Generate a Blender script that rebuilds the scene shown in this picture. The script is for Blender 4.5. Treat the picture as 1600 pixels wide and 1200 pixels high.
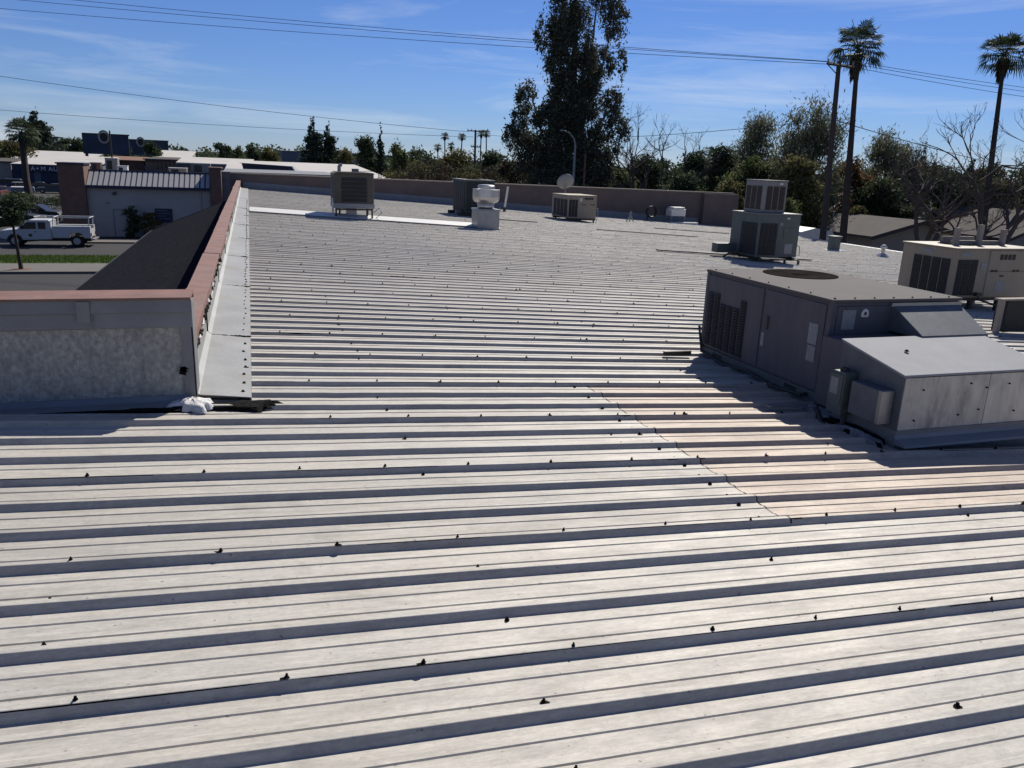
import bpy, bmesh, math, random
import numpy as np
from mathutils import Vector, Matrix, Euler

for o in list(bpy.data.objects):
    bpy.data.objects.remove(o)
scene = bpy.context.scene
R = math.radians
SLOPE = 0.0524                      # the metal roof falls 3 degrees towards +X
GROUND = -5.2                       # street level below the roof

# ------------------------------------------------------------------ camera
cam_data = bpy.data.cameras.new('camera')
cam = bpy.data.objects.new('camera', cam_data)
scene.collection.objects.link(cam)
cam_data.sensor_fit = 'HORIZONTAL'
cam_data.sensor_width = 36.0
cam_data.lens = 36.0 * 1230.0 / 1600.0
cam_data.clip_start = 0.05
cam_data.clip_end = 6000.0
right = Vector((0.95097504, -0.30690266, 0.03817355))
up = Vector((0.04695786, 0.26528874, 0.96302484))
fwd = Vector((0.3056819, 0.91402004, -0.26669447))
m3 = Matrix((right, up, -fwd)).transposed()
cam.matrix_world = Matrix.Translation((0, 0, 1.65)) @ m3.to_4x4()
scene.camera = cam

# ------------------------------------------------------------------ light
SUN_DIR = Vector((0.70, 0.86, 1.0)).normalized()      # towards the sun
sun_el = math.asin(SUN_DIR.z)
sun_az = math.atan2(SUN_DIR.x, SUN_DIR.y)             # clockwise from +Y
world = bpy.data.worlds.new('World')
scene.world = world
world.use_nodes = True
wn, wl = world.node_tree.nodes, world.node_tree.links
wn.clear()
w_out = wn.new('ShaderNodeOutputWorld')
w_bg = wn.new('ShaderNodeBackground')
w_sky = wn.new('ShaderNodeTexSky')
w_sky.sky_type = 'NISHITA'
w_sky.sun_disc = False
w_sky.sun_elevation = sun_el
w_sky.sun_rotation = sun_az
w_sky.altitude = 100.0
w_sky.air_density = 1.0
w_sky.dust_density = 0.0
w_sky.ozone_density = 6.0
w_bg.inputs['Strength'].default_value = 0.05
# thin streaks of cirrus: world-direction noise, stretched sideways
w_tc = wn.new('ShaderNodeTexCoord')
w_map = wn.new('ShaderNodeMapping')
w_map.inputs['Scale'].default_value = (1.6, 1.6, 17.0)
w_map.inputs['Rotation'].default_value = (R(2.0), R(-3.5), 0)
w_noise = wn.new('ShaderNodeTexNoise')
w_noise.inputs['Scale'].default_value = 1.8
w_noise.inputs['Detail'].default_value = 6.0
w_noise.inputs['Roughness'].default_value = 0.62
w_noise.inputs['Distortion'].default_value = 0.5
w_ramp = wn.new('ShaderNodeMapRange')
w_ramp.inputs['From Min'].default_value = 0.465
w_ramp.inputs['From Max'].default_value = 0.85
w_ramp.inputs['To Max'].default_value = 0.5
w_tint = wn.new('ShaderNodeMix')          # clear, deep blue winter air
w_tint.data_type = 'RGBA'; w_tint.blend_type = 'MULTIPLY'
w_tint.inputs['Factor'].default_value = 1.0
w_tint.inputs['B'].default_value = (0.70, 0.84, 1.24, 1)
w_mix = wn.new('ShaderNodeMix')
w_mix.data_type = 'RGBA'
w_mix.inputs['B'].default_value = (11.5, 12.3, 13.2, 1)
wl.new(w_tc.outputs['Generated'], w_map.inputs['Vector'])
wl.new(w_map.outputs['Vector'], w_noise.inputs['Vector'])
wl.new(w_noise.outputs['Fac'], w_ramp.inputs['Value'])
wl.new(w_ramp.outputs['Result'], w_mix.inputs['Factor'])
wl.new(w_sky.outputs['Color'], w_tint.inputs['A'])
wl.new(w_tint.outputs['Result'], w_mix.inputs['A'])
wl.new(w_mix.outputs['Result'], w_bg.inputs['Color'])
wl.new(w_bg.outputs['Background'], w_out.inputs['Surface'])

sun_data = bpy.data.lights.new('sun', 'SUN')
sun_data.energy = 5.0
sun_data.angle = R(0.53)
sun_data.color = (1.0, 0.935, 0.83)
sun = bpy.data.objects.new('sun', sun_data)
scene.collection.objects.link(sun)
sun.rotation_euler = SUN_DIR.to_track_quat('Z', 'Y').to_euler()
sun.location = (30, 40, 60)

vs = scene.view_settings
vs.view_transform = 'Standard'
vs.look = 'None'
vs.exposure = 0.4
vs.gamma = 1.0
vs.use_curve_mapping = False
scene.render.engine = 'CYCLES'
scene.cycles.max_bounces = 6
scene.cycles.diffuse_bounces = 3
scene.cycles.glossy_bounces = 3
scene.cycles.transparent_max_bounces = 4

# ------------------------------------------------------------------ helpers
COL = scene.collection

class MB:
    """collects faces of one mesh"""
    def __init__(self):
        self.v, self.f = [], []
    def add(self, verts, faces):
        b = len(self.v)
        self.v += [tuple(p) for p in verts]
        self.f += [tuple(b + i for i in f) for f in faces]
        return self
    def hexa(self, p):          # 8 points: bottom 0-3 ccw, top 4-7 ccw
        return self.add(p, [(3, 2, 1, 0), (4, 5, 6, 7), (0, 1, 5, 4), (1, 2, 6, 5), (2, 3, 7, 6), (3, 0, 4, 7)])
    def box(self, x0, x1, y0, y1, z0, z1):
        return self.hexa([(x0, y0, z0), (x1, y0, z0), (x1, y1, z0), (x0, y1, z0), (x0, y0, z1), (x1, y0, z1), (x1, y1, z1), (x0, y1, z1)])
    def bar(self, a, b, w, d=None):     # square bar from a to b
        return self.tube([a, b], [w * 0.707, w * 0.707], 4, rot=math.pi / 4)
    def tube(self, pts, rad, n=8, cap=True, rot=0.0):
        pts = [Vector(p) for p in pts]
        if not hasattr(rad, '__len__'): rad = [rad] * len(pts)
        base = len(self.v)
        ref = None
        for i, p in enumerate(pts):
            d = (pts[min(i + 1, len(pts) - 1)] - pts[max(i - 1, 0)])
            if d.length < 1e-9: d = Vector((0, 0, 1))
            d.normalize()
            if ref is None:
                ref = Vector((0, 0, 1)) if abs(d.z) < 0.9 else Vector((1, 0, 0))
            u = d.cross(ref)
            if u.length < 1e-4: u = d.orthogonal()
            u.normalize(); w = u.cross(d); ref = w
            for k in range(n):
                a = rot + 2 * math.pi * k / n
                self.v.append(tuple(p + (u * math.cos(a) + w * math.sin(a)) * rad[i]))
        for i in range(len(pts) - 1):
            for k in range(n):
                a, b = base + i * n + k, base + i * n + (k + 1) % n
                self.f.append((a, b, b + n, a + n))
        if cap:
            self.f.append(tuple(base + k for k in range(n))[::-1])
            e = base + (len(pts) - 1) * n
            self.f.append(tuple(e + k for k in range(n)))
        return self
    def lathe(self, prof, n=16, c=(0, 0, 0)):
        base = len(self.v)
        for r, z in prof:
            for k in range(n):
                a = 2 * math.pi * k / n
                self.v.append((c[0] + r * math.cos(a), c[1] + r * math.sin(a), c[2] + z))
        for i in range(len(prof) - 1):
            for k in range(n):
                a, b = base + i * n + k, base + i * n + (k + 1) % n
                self.f.append((a, b, b + n, a + n))
        self.f.append(tuple(base + k for k in range(n))[::-1])
        e = base + (len(prof) - 1) * n
        self.f.append(tuple(e + k for k in range(n)))
        return self
    def prism(self, poly, axis, a, b):  # extrude 2D poly along an axis: 0 = x (poly yz), 1 = y (poly xz), 2 = z (poly xy)
        def mk(t, p):
            return {0: (t, p[0], p[1]), 1: (p[0], t, p[1]), 2: (p[0], p[1], t)}[axis]
        n = len(poly)
        vs_ = [mk(a, p) for p in poly] + [mk(b, p) for p in poly]
        fs = [tuple(range(n)), tuple(range(2 * n - 1, n - 1, -1))]
        fs += [((k + 1) % n, k, n + k, n + (k + 1) % n) for k in range(n)]
        return self.add(vs_, fs)
    def mesh(self, name, fix=True):
        me = bpy.data.meshes.new(name)
        me.from_pydata(self.v, [], self.f)
        if fix:
            bm = bmesh.new(); bm.from_mesh(me)
            bmesh.ops.recalc_face_normals(bm, faces=bm.faces)
            bm.to_mesh(me); bm.free()
        me.update()
        return me

def link(name, data, parent=None):
    o = bpy.data.objects.new(name, data)
    COL.objects.link(o)
    if parent is not None: o.parent = parent
    return o

def part(name, mb, material, parent=None, bevel=0.0, smooth=False, label=None):
    me = mb.mesh(name) if isinstance(mb, MB) else mb
    if material is not None:
        me.materials.clear(); me.materials.append(material)
    o = link(name, me, parent)
    if smooth:
        me.shade_smooth()
    if bevel:
        b = o.modifiers.new('bevel', 'BEVEL'); b.width = bevel; b.segments = 2; b.limit_method = 'ANGLE'
        b.harden_normals = False
    if label: o['label'] = label
    return o

def tag(o, label, cat, group=None, kind=None):
    o['label'] = label; o['category'] = cat
    if group: o['group'] = group
    if kind: o['kind'] = kind
    return o

def thing(name, label, cat, loc=(0, 0, 0), rz=0.0, group=None):
    o = bpy.data.objects.new(name, None)
    o.empty_display_size = 0.2
    COL.objects.link(o)
    o.location = loc; o.rotation_euler = (0, 0, rz)
    return tag(o, label, cat, group)

def structure(name, mb, material, parent=None):
    o = part(name, mb, material, parent)
    if parent is None: o['kind'] = 'structure'
    return o

def copy_tree(o, parent=None):
    c = o.copy(); COL.objects.link(c)
    if parent is not None: c.parent = parent
    for ch in [x for x in bpy.data.objects if x.parent == o]:
        copy_tree(ch, c)
    return c

def roof_z(x): return -SLOPE * x

# ------------------------------------------------------------------ materials
def nt(name):
    m = bpy.data.materials.new(name); m.use_nodes = True
    n, l = m.node_tree.nodes, m.node_tree.links
    return m, n, l, n['Principled BSDF']

def mat(name, col, rough=0.6, metal=0.0, var=0.12, scale=3.0, bump=0.0, bscale=40.0, stretch=(1, 1, 1), world_pos=False, spec=0.4, dirt=None, dirt_amt=0.5, dirt_scale=1.5):
    """one paint / surface: base colour varied by two noises, optional dirt stains and fine bump"""
    m, n, l, p = nt(name)
    p.inputs['Roughness'].default_value = rough
    p.inputs['Metallic'].default_value = metal
    p.inputs['Specular IOR Level'].default_value = spec
    tc = n.new('ShaderNodeTexCoord')
    mp = n.new('ShaderNodeMapping'); mp.inputs['Scale'].default_value = stretch
    if world_pos:
        g = n.new('ShaderNodeNewGeometry'); l.new(g.outputs['Position'], mp.inputs['Vector'])
    else:
        l.new(tc.outputs['Object'], mp.inputs['Vector'])
    nz = n.new('ShaderNodeTexNoise'); nz.inputs['Scale'].default_value = scale
    nz.inputs['Detail'].default_value = 7; nz.inputs['Roughness'].default_value = 0.65
    l.new(mp.outputs['Vector'], nz.inputs['Vector'])
    mr = n.new('ShaderNodeMapRange')
    mr.inputs['From Min'].default_value = 0.3; mr.inputs['From Max'].default_value = 0.7
    mr.inputs['To Min'].default_value = 1 - var; mr.inputs['To Max'].default_value = 1 + var
    l.new(nz.outputs['Fac'], mr.inputs['Value'])
    mul = n.new('ShaderNodeMix'); mul.data_type = 'RGBA'; mul.blend_type = 'MULTIPLY'
    mul.inputs['Factor'].default_value = 1.0
    mul.inputs['A'].default_value = (*col, 1)
    l.new(mr.outputs['Result'], mul.inputs['B'])
    out = mul.outputs['Result']
    if dirt is not None:
        n2 = n.new('ShaderNodeTexNoise'); n2.inputs['Scale'].default_value = dirt_scale
        n2.inputs['Detail'].default_value = 9; n2.inputs['Roughness'].default_value = 0.7
        l.new(mp.outputs['Vector'], n2.inputs['Vector'])
        r2 = n.new('ShaderNodeMapRange')
        r2.inputs['From Min'].default_value = 0.48; r2.inputs['From Max'].default_value = 0.72
        r2.inputs['To Max'].default_value = dirt_amt
        l.new(n2.outputs['Fac'], r2.inputs['Value'])
        mx = n.new('ShaderNodeMix'); mx.data_type = 'RGBA'
        mx.inputs['B'].default_value = (*dirt, 1)
        l.new(out, mx.inputs['A']); l.new(r2.outputs['Result'], mx.inputs['Factor'])
        out = mx.outputs['Result']
    l.new(out, p.inputs['Base Color'])
    if bump:
        n3 = n.new('ShaderNodeTexNoise'); n3.inputs['Scale'].default_value = bscale
        n3.inputs['Detail'].default_value = 4
        l.new(mp.outputs['Vector'], n3.inputs['Vector'])
        b = n.new('ShaderNodeBump'); b.inputs['Strength'].default_value = bump; b.inputs['Distance'].default_value = 0.02
        l.new(n3.outputs['Fac'], b.inputs['Height']); l.new(b.outputs['Normal'], p.inputs['Normal'])
    return m

def leaf_mat(name, c0, c1, trans=0.25, rough=0.75):
    m, n, l, p = nt(name)
    g = n.new('ShaderNodeNewGeometry')
    mx = n.new('ShaderNodeMix'); mx.data_type = 'RGBA'
    mx.inputs['A'].default_value = (*c0, 1); mx.inputs['B'].default_value = (*c1, 1)
    l.new(g.outputs['Random Per Island'], mx.inputs['Factor'])
    l.new(mx.outputs['Result'], p.inputs['Base Color'])
    p.inputs['Roughness'].default_value = rough
    p.inputs['Specular IOR Level'].default_value = 0.12
    t = n.new('ShaderNodeBsdfTranslucent'); l.new(mx.outputs['Result'], t.inputs['Color'])
    ms = n.new('ShaderNodeMixShader'); ms.inputs['Fac'].default_value = trans
    l.new(p.outputs['BSDF'], ms.inputs[1]); l.new(t.outputs['BSDF'], ms.inputs[2])
    l.new(ms.outputs['Shader'], n['Material Output'].inputs['Surface'])
    return m

def panel_mat(name, col, warm, metal=0.35, rough=0.42):
    """weathered bare roofing sheet: streaks along the sheet, blotches, scuffs, small specks"""
    m, n, l, p = nt(name)
    g = n.new('ShaderNodeNewGeometry')
    oi = n.new('ShaderNodeObjectInfo')
    def noise(scale, stretch, detail=6, rough_=0.6, dist=0.0):
        mp = n.new('ShaderNodeMapping'); mp.inputs['Scale'].default_value = stretch
        l.new(g.outputs['Position'], mp.inputs['Vector'])
        t = n.new('ShaderNodeTexNoise'); t.inputs['Scale'].default_value = scale
        t.inputs['Detail'].default_value = detail; t.inputs['Roughness'].default_value = rough_
        t.inputs['Distortion'].default_value = dist
        l.new(mp.outputs['Vector'], t.inputs['Vector']); return t.outputs['Fac']
    def rng(src, a, b, c, d):
        r = n.new('ShaderNodeMapRange')
        for k, v in zip(('From Min', 'From Max', 'To Min', 'To Max'), (a, b, c, d)): r.inputs[k].default_value = v
        l.new(src, r.inputs['Value']); return r.outputs['Result']
    def mix(fac, a, b, mode='MIX'):
        x = n.new('ShaderNodeMix'); x.data_type = 'RGBA'; x.blend_type = mode
        if isinstance(fac, float): x.inputs['Factor'].default_value = fac
        else: l.new(fac, x.inputs['Factor'])
        for k, s in (('A', a), ('B', b)):
            if isinstance(s, tuple): x.inputs[k].default_value = s
            else: l.new(s, x.inputs[k])
        return x.outputs['Result']
    c = mix(rng(noise(0.9, (0.5, 1, 1)), 0.35, 0.65, 0.0, 1.0), (*col, 1), (*warm, 1))
    c = mix(1.0, c, rng(noise(9, (0.22, 3.0, 3.0), 8, 0.7), 0.3, 0.7, 0.80, 1.14), 'MULTIPLY')
    c = mix(1.0, c, rng(noise(30, (0.6, 1.2, 1), 5, 0.7), 0.3, 0.7, 0.92, 1.07), 'MULTIPLY')
    c = mix(1.0, c, rng(noise(120, (0.30, 1.0, 1), 4, 0.75), 0.3, 0.7, 0.86, 1.13), 'MULTIPLY')
    c = mix(1.0, c, rng(oi.outputs['Random'], 0.0, 1.0, 0.93, 1.06), 'MULTIPLY')
    # scuffs and foot-worn dull areas
    c = mix(rng(noise(3.2, (0.8, 1.3, 1), 9, 0.72, 0.6), 0.53, 0.70, 0.0, 0.5), c, (col[0] * 0.55, col[1] * 0.55, col[2] * 0.56, 1))
    # long wash streaks down the sheet and pale chalky patches
    c = mix(rng(noise(3.0, (0.06, 9.0, 9.0), 6, 0.7), 0.52, 0.75, 0.0, 0.38), c, (col[0] * 0.62, col[1] * 0.61, col[2] * 0.60, 1))
    c = mix(rng(noise(6.5, (0.7, 1.2, 1), 8, 0.75, 0.8), 0.55, 0.75, 0.0, 0.4), c, (col[0] * 1.25, col[1] * 1.25, col[2] * 1.25, 1))
    # short oblique rub marks
    mpv = n.new('ShaderNodeMapping'); mpv.inputs['Rotation'].default_value = (0, 0, R(58)); mpv.inputs['Scale'].default_value = (1.5, 22, 1)
    l.new(g.outputs['Position'], mpv.inputs['Vector'])
    tv = n.new('ShaderNodeTexNoise'); tv.inputs['Scale'].default_value = 3.0; tv.inputs['Detail'].default_value = 5
    l.new(mpv.outputs['Vector'], tv.inputs['Vector'])
    c = mix(rng(tv.outputs['Fac'], 0.60, 0.72, 0.0, 0.22), c, (col[0] * 0.55, col[1] * 0.55, col[2] * 0.55, 1))
    # small dark specks of grit
    c = mix(rng(noise(55, (0.7, 1, 1), 2, 0.5), 0.70, 0.76, 0.0, 0.6), c, (0.07, 0.06, 0.05, 1))
    # faint rusty run-off
    c = mix(rng(noise(1.7, (0.35, 1.6, 1), 6, 0.65), 0.60, 0.78, 0.0, 0.35), c, (0.31, 0.245, 0.195, 1))
    l.new(c, p.inputs['Base Color'])
    p.inputs['Metallic'].default_value = metal
    p.inputs['Specular IOR Level'].default_value = 0.3
    l.new(rng(noise(4, (0.5, 1.5, 1), 6, 0.7), 0.3, 0.7, rough - 0.07, rough + 0.14), p.inputs['Roughness'])
    b = n.new('ShaderNodeBump'); b.inputs['Strength'].default_value = 0.25; b.inputs['Distance'].default_value = 0.02
    l.new(noise(2.2, (0.45, 1, 1), 3, 0.5), b.inputs['Height'])
    b2 = n.new('ShaderNodeBump'); b2.inputs['Strength'].default_value = 0.10; b2.inputs['Distance'].default_value = 0.004
    l.new(noise(60, (0.6, 1, 1), 3, 0.6), b2.inputs['Height']); l.new(b.outputs['Normal'], b2.inputs['Normal'])
    l.new(b2.outputs['Normal'], p.inputs['Normal'])
    return m

M = {}
M['sheet'] = panel_mat('galvanised_sheet', (0.368, 0.355, 0.332), (0.40, 0.378, 0.338), 0.10, 0.66)
M['sheet_old'] = panel_mat('older_tan_sheet', (0.378, 0.322, 0.272), (0.392, 0.34, 0.292), 0.10, 0.66)
M['flashing'] = mat('flashing_metal', (0.265, 0.268, 0.26), 0.5, 0.2, 0.14, 2.2, 0.12, 20, dirt=(0.23, 0.21, 0.165), dirt_amt=0.6, dirt_scale=1.3, world_pos=True)
M['galv'] = mat('galvanised_duct', (0.24, 0.25, 0.265), 0.38, 0.6, 0.10, 6, 0.06, 60)
M['galv_dark'] = mat('dark_galvanised', (0.10, 0.11, 0.125), 0.6, 0.2, 0.18, 6, 0.06, 60)  # darker, duller galvanised sheet for casing, control box and hood
M['galv_stain'] = mat('stained_galvanised', (0.42, 0.41, 0.385), 0.5, 0.25, 0.2, 4, 0.05, 60, stretch=(2.5, 1, 0.8), dirt=(0.16, 0.15, 0.14), dirt_amt=0.85, dirt_scale=2.2)
M['galv_top'] = mat('dull_galvanised_top', (0.225, 0.235, 0.255), 0.75, 0.0, 0.07, 5, 0.04, 30, spec=0.2, dirt=(0.20, 0.19, 0.18), dirt_amt=0.3)
M['red_cap'] = mat('red_painted_coping', (0.175, 0.09, 0.072), 0.75, 0.0, 0.28, 5.0, 0.1, 30, world_pos=True, dirt=(0.155, 0.108, 0.097), dirt_amt=0.85, dirt_scale=3)
M['endwall'] = mat('grey_mottled_wall', (0.31, 0.305, 0.28), 0.85, 0.0, 0.38, 38, 0.6, 90, world_pos=True, dirt=(0.14, 0.14, 0.14), dirt_amt=0.6, dirt_scale=9, stretch=(1, 1, .7))
M['endflash'] = mat('grey_counter_flashing', (0.16, 0.165, 0.17), 0.6, 0.1, 0.2, 3, 0.1, 25, world_pos=True)
M['mastic'] = mat('black_roof_mastic', (0.010, 0.0095, 0.010), 0.95, 0, 0.4, 20, 0.8, 30, world_pos=True, spec=0.05)
M['white_mastic'] = mat('white_roof_cement', (0.5, 0.5, 0.5), 0.7, 0, 0.15, 12, 0.9, 18, world_pos=True, dirt=(0.12, 0.11, 0.11), dirt_amt=0.6, dirt_scale=7)
M['shingle'] = mat('dark_shingle', (0.017, 0.0175, 0.023), 0.95, 0, 0.35, 8, 0.5, 60, world_pos=True, spec=0.0)
M['black'] = mat('black_paint', (0.012, 0.012, 0.014), 0.6)
M['dark'] = mat('dark_grille', (0.022, 0.023, 0.026), 0.65, 0.2)
M['brownwall'] = mat('brown_stucco', (0.125, 0.096, 0.088), 0.9, 0, 0.14, 1.2, 0.3, 40, world_pos=True, dirt=(0.10, 0.09, 0.085), dirt_amt=0.5, dirt_scale=0.5)
M['bluegrey_flash'] = mat('grey_base_flashing', (0.17, 0.185, 0.205), 0.6, 0.1, 0.12, 2, world_pos=True)
M['unit_brown'] = mat('taupe_unit_paint', (0.080, 0.079, 0.092), 0.75, 0.05, 0.09, 4, 0.05, 80, dirt=(0.14, 0.125, 0.12), dirt_amt=0.35, stretch=(3, 3, 0.7))
M['unit_brown_top'] = mat('taupe_unit_lid', (0.096, 0.088, 0.088), 0.85, 0.0, 0.12, 3, 0.08, 30, dirt=(0.085, 0.07, 0.063), dirt_amt=0.6, spec=0.15)  # lid paint, slightly lighter and warmer than the cabinet
M['unit_tan'] = mat('tan_unit_paint', (0.235, 0.20, 0.155), 0.6, 0.0, 0.08, 4, 0.04, 60, dirt=(0.15, 0.125, 0.095), dirt_amt=0.4, stretch=(3, 3, 0.8))
M['unit_green'] = mat('grey_green_unit_paint', (0.075, 0.092, 0.09), 0.6, 0.0, 0.09, 4, 0.04, 60, dirt=(0.055, 0.06, 0.055), dirt_amt=0.5, stretch=(3, 3, 0.8))
M['unit_dkgreen'] = mat('dark_green_unit_paint', (0.035, 0.055, 0.055), 0.6, 0.0, 0.15, 4)
M['unit_grey'] = mat('pale_grey_unit_paint', (0.17, 0.17, 0.175), 0.6, 0.0, 0.08, 4, dirt=(0.12, 0.11, 0.10), dirt_amt=0.4)
M['cooler'] = mat('weathered_beige_cooler', (0.085, 0.075, 0.06), 0.7, 0.0, 0.15, 6, 0.1, 40, dirt=(0.08, 0.065, 0.05), dirt_amt=0.5)
M['cooler_pan'] = mat('white_crusted_pan', (0.26, 0.265, 0.275), 0.7, 0.0, 0.15, 8, 0.1, 40)
M['alu'] = mat('spun_aluminium', (0.42, 0.415, 0.41), 0.33, 0.75, 0.1, 5, 0.05, 30, dirt=(0.35, 0.34, 0.33), dirt_amt=0.4)
M['steel'] = mat('dark_steel', (0.05, 0.045, 0.042), 0.6, 0.4, 0.2, 8)
M['white'] = mat('white_paint', (0.55, 0.55, 0.53), 0.5, 0.0, 0.06, 4, dirt=(0.4, 0.38, 0.34), dirt_amt=0.3)
M['pvc'] = mat('white_pipe', (0.62, 0.60, 0.56), 0.5)
M['plate'] = mat('pale_label_plate', (0.20, 0.205, 0.22), 0.55, 0, 0.15, 30)
M['rust'] = mat('rusty_steel', (0.16, 0.085, 0.055), 0.85, 0.2, 0.3, 10, 0.2)
M['wood'] = mat('weathered_pole_wood', (0.05, 0.038, 0.033), 0.9, 0, 0.25, 6, 0.3, 30, stretch=(4, 4, 0.5))
M['wood_post'] = mat('grey_timber', (0.26, 0.23, 0.20), 0.9, 0, 0.2, 6)
M['bark'] = mat('bark', (0.045, 0.034, 0.027), 0.95, 0, 0.3, 5, 0.6, 14, stretch=(2, 2, 0.5))
M['bark_pale'] = mat('pale_bark', (0.16, 0.13, 0.105), 0.95, 0, 0.3, 4, 0.5, 14, stretch=(2, 2, 0.5))
M['asphalt'] = mat('asphalt', (0.021, 0.0205, 0.022), 0.9, 0, 0.12, 0.4, 0.2, 60, world_pos=True, dirt=(0.015, 0.015, 0.016), dirt_amt=0.6, dirt_scale=0.15)
M['concrete'] = mat('concrete', (0.115, 0.107, 0.10), 0.9, 0, 0.12, 0.6, 0.15, 40, world_pos=True)
M['ground'] = mat('dry_ground', (0.10, 0.095, 0.075), 0.95, 0, 0.3, 0.05, world_pos=True)
M['grass'] = mat('lawn_soil', (0.045, 0.085, 0.018), 0.95, 0, 0.3, 1.0, world_pos=True)
M['stucco_white'] = mat('off_white_stucco', (0.30, 0.295, 0.285), 0.9, 0, 0.08, 0.6, 0.2, 30, world_pos=True)
M['brick'] = mat('brown_brick', (0.13, 0.075, 0.06), 0.9, 0, 0.25, 1.5, 0.2, 30, world_pos=True)
M['seam_roof'] = mat('silver_seam_roof', (0.33, 0.33, 0.33), 0.45, 0.2, 0.06, 2)
M['navy'] = mat('navy_paint', (0.012, 0.016, 0.045), 0.6)
M['bluewall'] = mat('slate_blue_wall', (0.085, 0.11, 0.145), 0.85, 0, 0.08, 1)
M['white_roof'] = mat('white_coated_roof', (0.40, 0.385, 0.36), 0.8, 0, 0.08, 0.4, world_pos=True, dirt=(0.27, 0.25, 0.22), dirt_amt=0.5, dirt_scale=0.2)
M['grey_roof'] = mat('grey_shingle_roof', (0.085, 0.078, 0.076), 0.95, 0, 0.15, 1.5, 0.2, 30, world_pos=True, spec=0.1)
M['beige_wall'] = mat('beige_wall', (0.27, 0.235, 0.20), 0.9, 0, 0.08, 1, world_pos=True)
M['glass'] = mat('dark_window', (0.015, 0.018, 0.022), 0.12, 0, 0.1, spec=0.6)
M['tyre'] = mat('tyre_rubber', (0.012, 0.012, 0.012), 0.85)
M['rim'] = mat('wheel_rim', (0.30, 0.30, 0.31), 0.4, 0.6)
M['lamp_red'] = mat('red_lens', (0.25, 0.01, 0.01), 0.3)
M['lamp_white'] = mat('clear_lens', (0.5, 0.5, 0.5), 0.2)
M['wire'] = mat('black_cable', (0.02, 0.02, 0.022), 0.7)
M['grey_pole'] = mat('galvanised_pole', (0.22, 0.23, 0.235), 0.55, 0.3, 0.08)
M['bb_blue'] = mat('billboard_blue', (0.008, 0.026, 0.06), 0.6, 0, 0.6, 0.35, dirt=(0.02, 0.01, 0.02), dirt_amt=0.5, dirt_scale=0.5)
M['bb_ring'] = mat('billboard_ring', (0.2, 0.205, 0.22), 0.6)
M['rusty_mesh'] = mat('dull_brown_mesh', (0.05, 0.038, 0.034), .8)
M['dark_flash'] = mat('dark_stained_flashing', (0.10, 0.10, 0.105), .8)
M['shaded_cement'] = mat('shaded_white_cement', (0.17, 0.175, 0.185), 0.85, 0, 0.3, 12, 0.6, 20, world_pos=True)  # darker copy of the white cement, its shade put into the colour
M['fan_dark'] = mat('shadowed_fan_well', (0.022, 0.019, 0.018), 1.0, 0, 0.4, 6, spec=0.0)
M['hill'] = mat('distant_hill', (0.10, 0.115, 0.12), 0.95, 0, 0.2, 0.02, world_pos=True)

# ================================================================== the metal roof
rng = random.Random(7)
roof = bpy.data.objects.new('metal_roof', None); COL.objects.link(roof)
roof.rotation_euler = (0, math.atan(SLOPE), 0)
roof['kind'] = 'structure'
PITCH, ROW0 = 0.915, 3.21
RIB = 0.033

def rib_top(a, b, h):
    # rolled corners of a rib
    return [(a - .0022, h - .0045), (a - .0008, h - .0018), (a + .0022, h - .0002), (b - .0022, h - .0002), (b + .0008, h - .0018), (b + .0022, h - .0045)]

def sheet_profile(full=True, RIB=RIB):
    pts = [(-0.0285, 0.010)] + rib_top(-0.016, 0.013, RIB + 0.003) + [(0.033, 0.003)]
    for base in (0.0, 0.305, 0.61):
        for m in (0.098, 0.205):
            pts += [(base + m - 0.019, 0.0005), (base + m - 0.014, 0.0052), (base + m + 0.012, 0.0052), (base + m + 0.020, 0.0005)]
        if base < 0.6:
            c = base + 0.305
            pts += [(c - 0.033, 0.0)] + rib_top(c - 0.015, c + 0.013, RIB) + [(c + 0.033, 0.0)]
        if not full and base == 0.0:
            return pts[:-8]
    pts += [(0.882, 0.0), (0.900, RIB), (0.926, RIB)]
    return pts

def sheet_mesh(name, full=True, rib=RIB):
    prof = sheet_profile(full, rib)
    me = bpy.data.meshes.new(name)
    n, seg = len(prof), 26
    v = []
    for q in range(seg + 1):            # handled sheet: edges wander by a millimetre or two
        dy, dz = rng.gauss(0, .0022), rng.gauss(0, .0005)
        v += [(q / seg, y + dy * (.3 + .7 * math.sin(y * 9 + q) ** 2), z + dz) for y, z in prof]
    me.from_pydata(v, [], [(q * n + i, q * n + i + 1, q * n + n + i + 1, q * n + n + i)[::-1] for q in range(seg) for i in range(n - 1)])
    for f_, pl in enumerate(me.polygons):
        i = f_ % (n - 1)
        (y0, z0), (y1, z1) = prof[i], prof[i + 1]
        pl.use_smooth = math.hypot(y1 - y0, z1 - z0) < .0045
    me.update()
    return me

sheet_new = sheet_mesh('roof_sheet'); sheet_new.materials.append(M['sheet'])
sheet_old = sheet_mesh('roof_sheet_older'); sheet_old.materials.append(M['sheet_old'])
sheet_half = sheet_mesh('roof_sheet_cut', False); sheet_half.materials.append(M['sheet'])

def lay(me, x0, x1, y, dz=0.0):
    o = link('roof_panel', me, roof)
    o.location = (x0, y, dz); o.scale = (x1 - x0, 1, 1)
    return o

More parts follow.
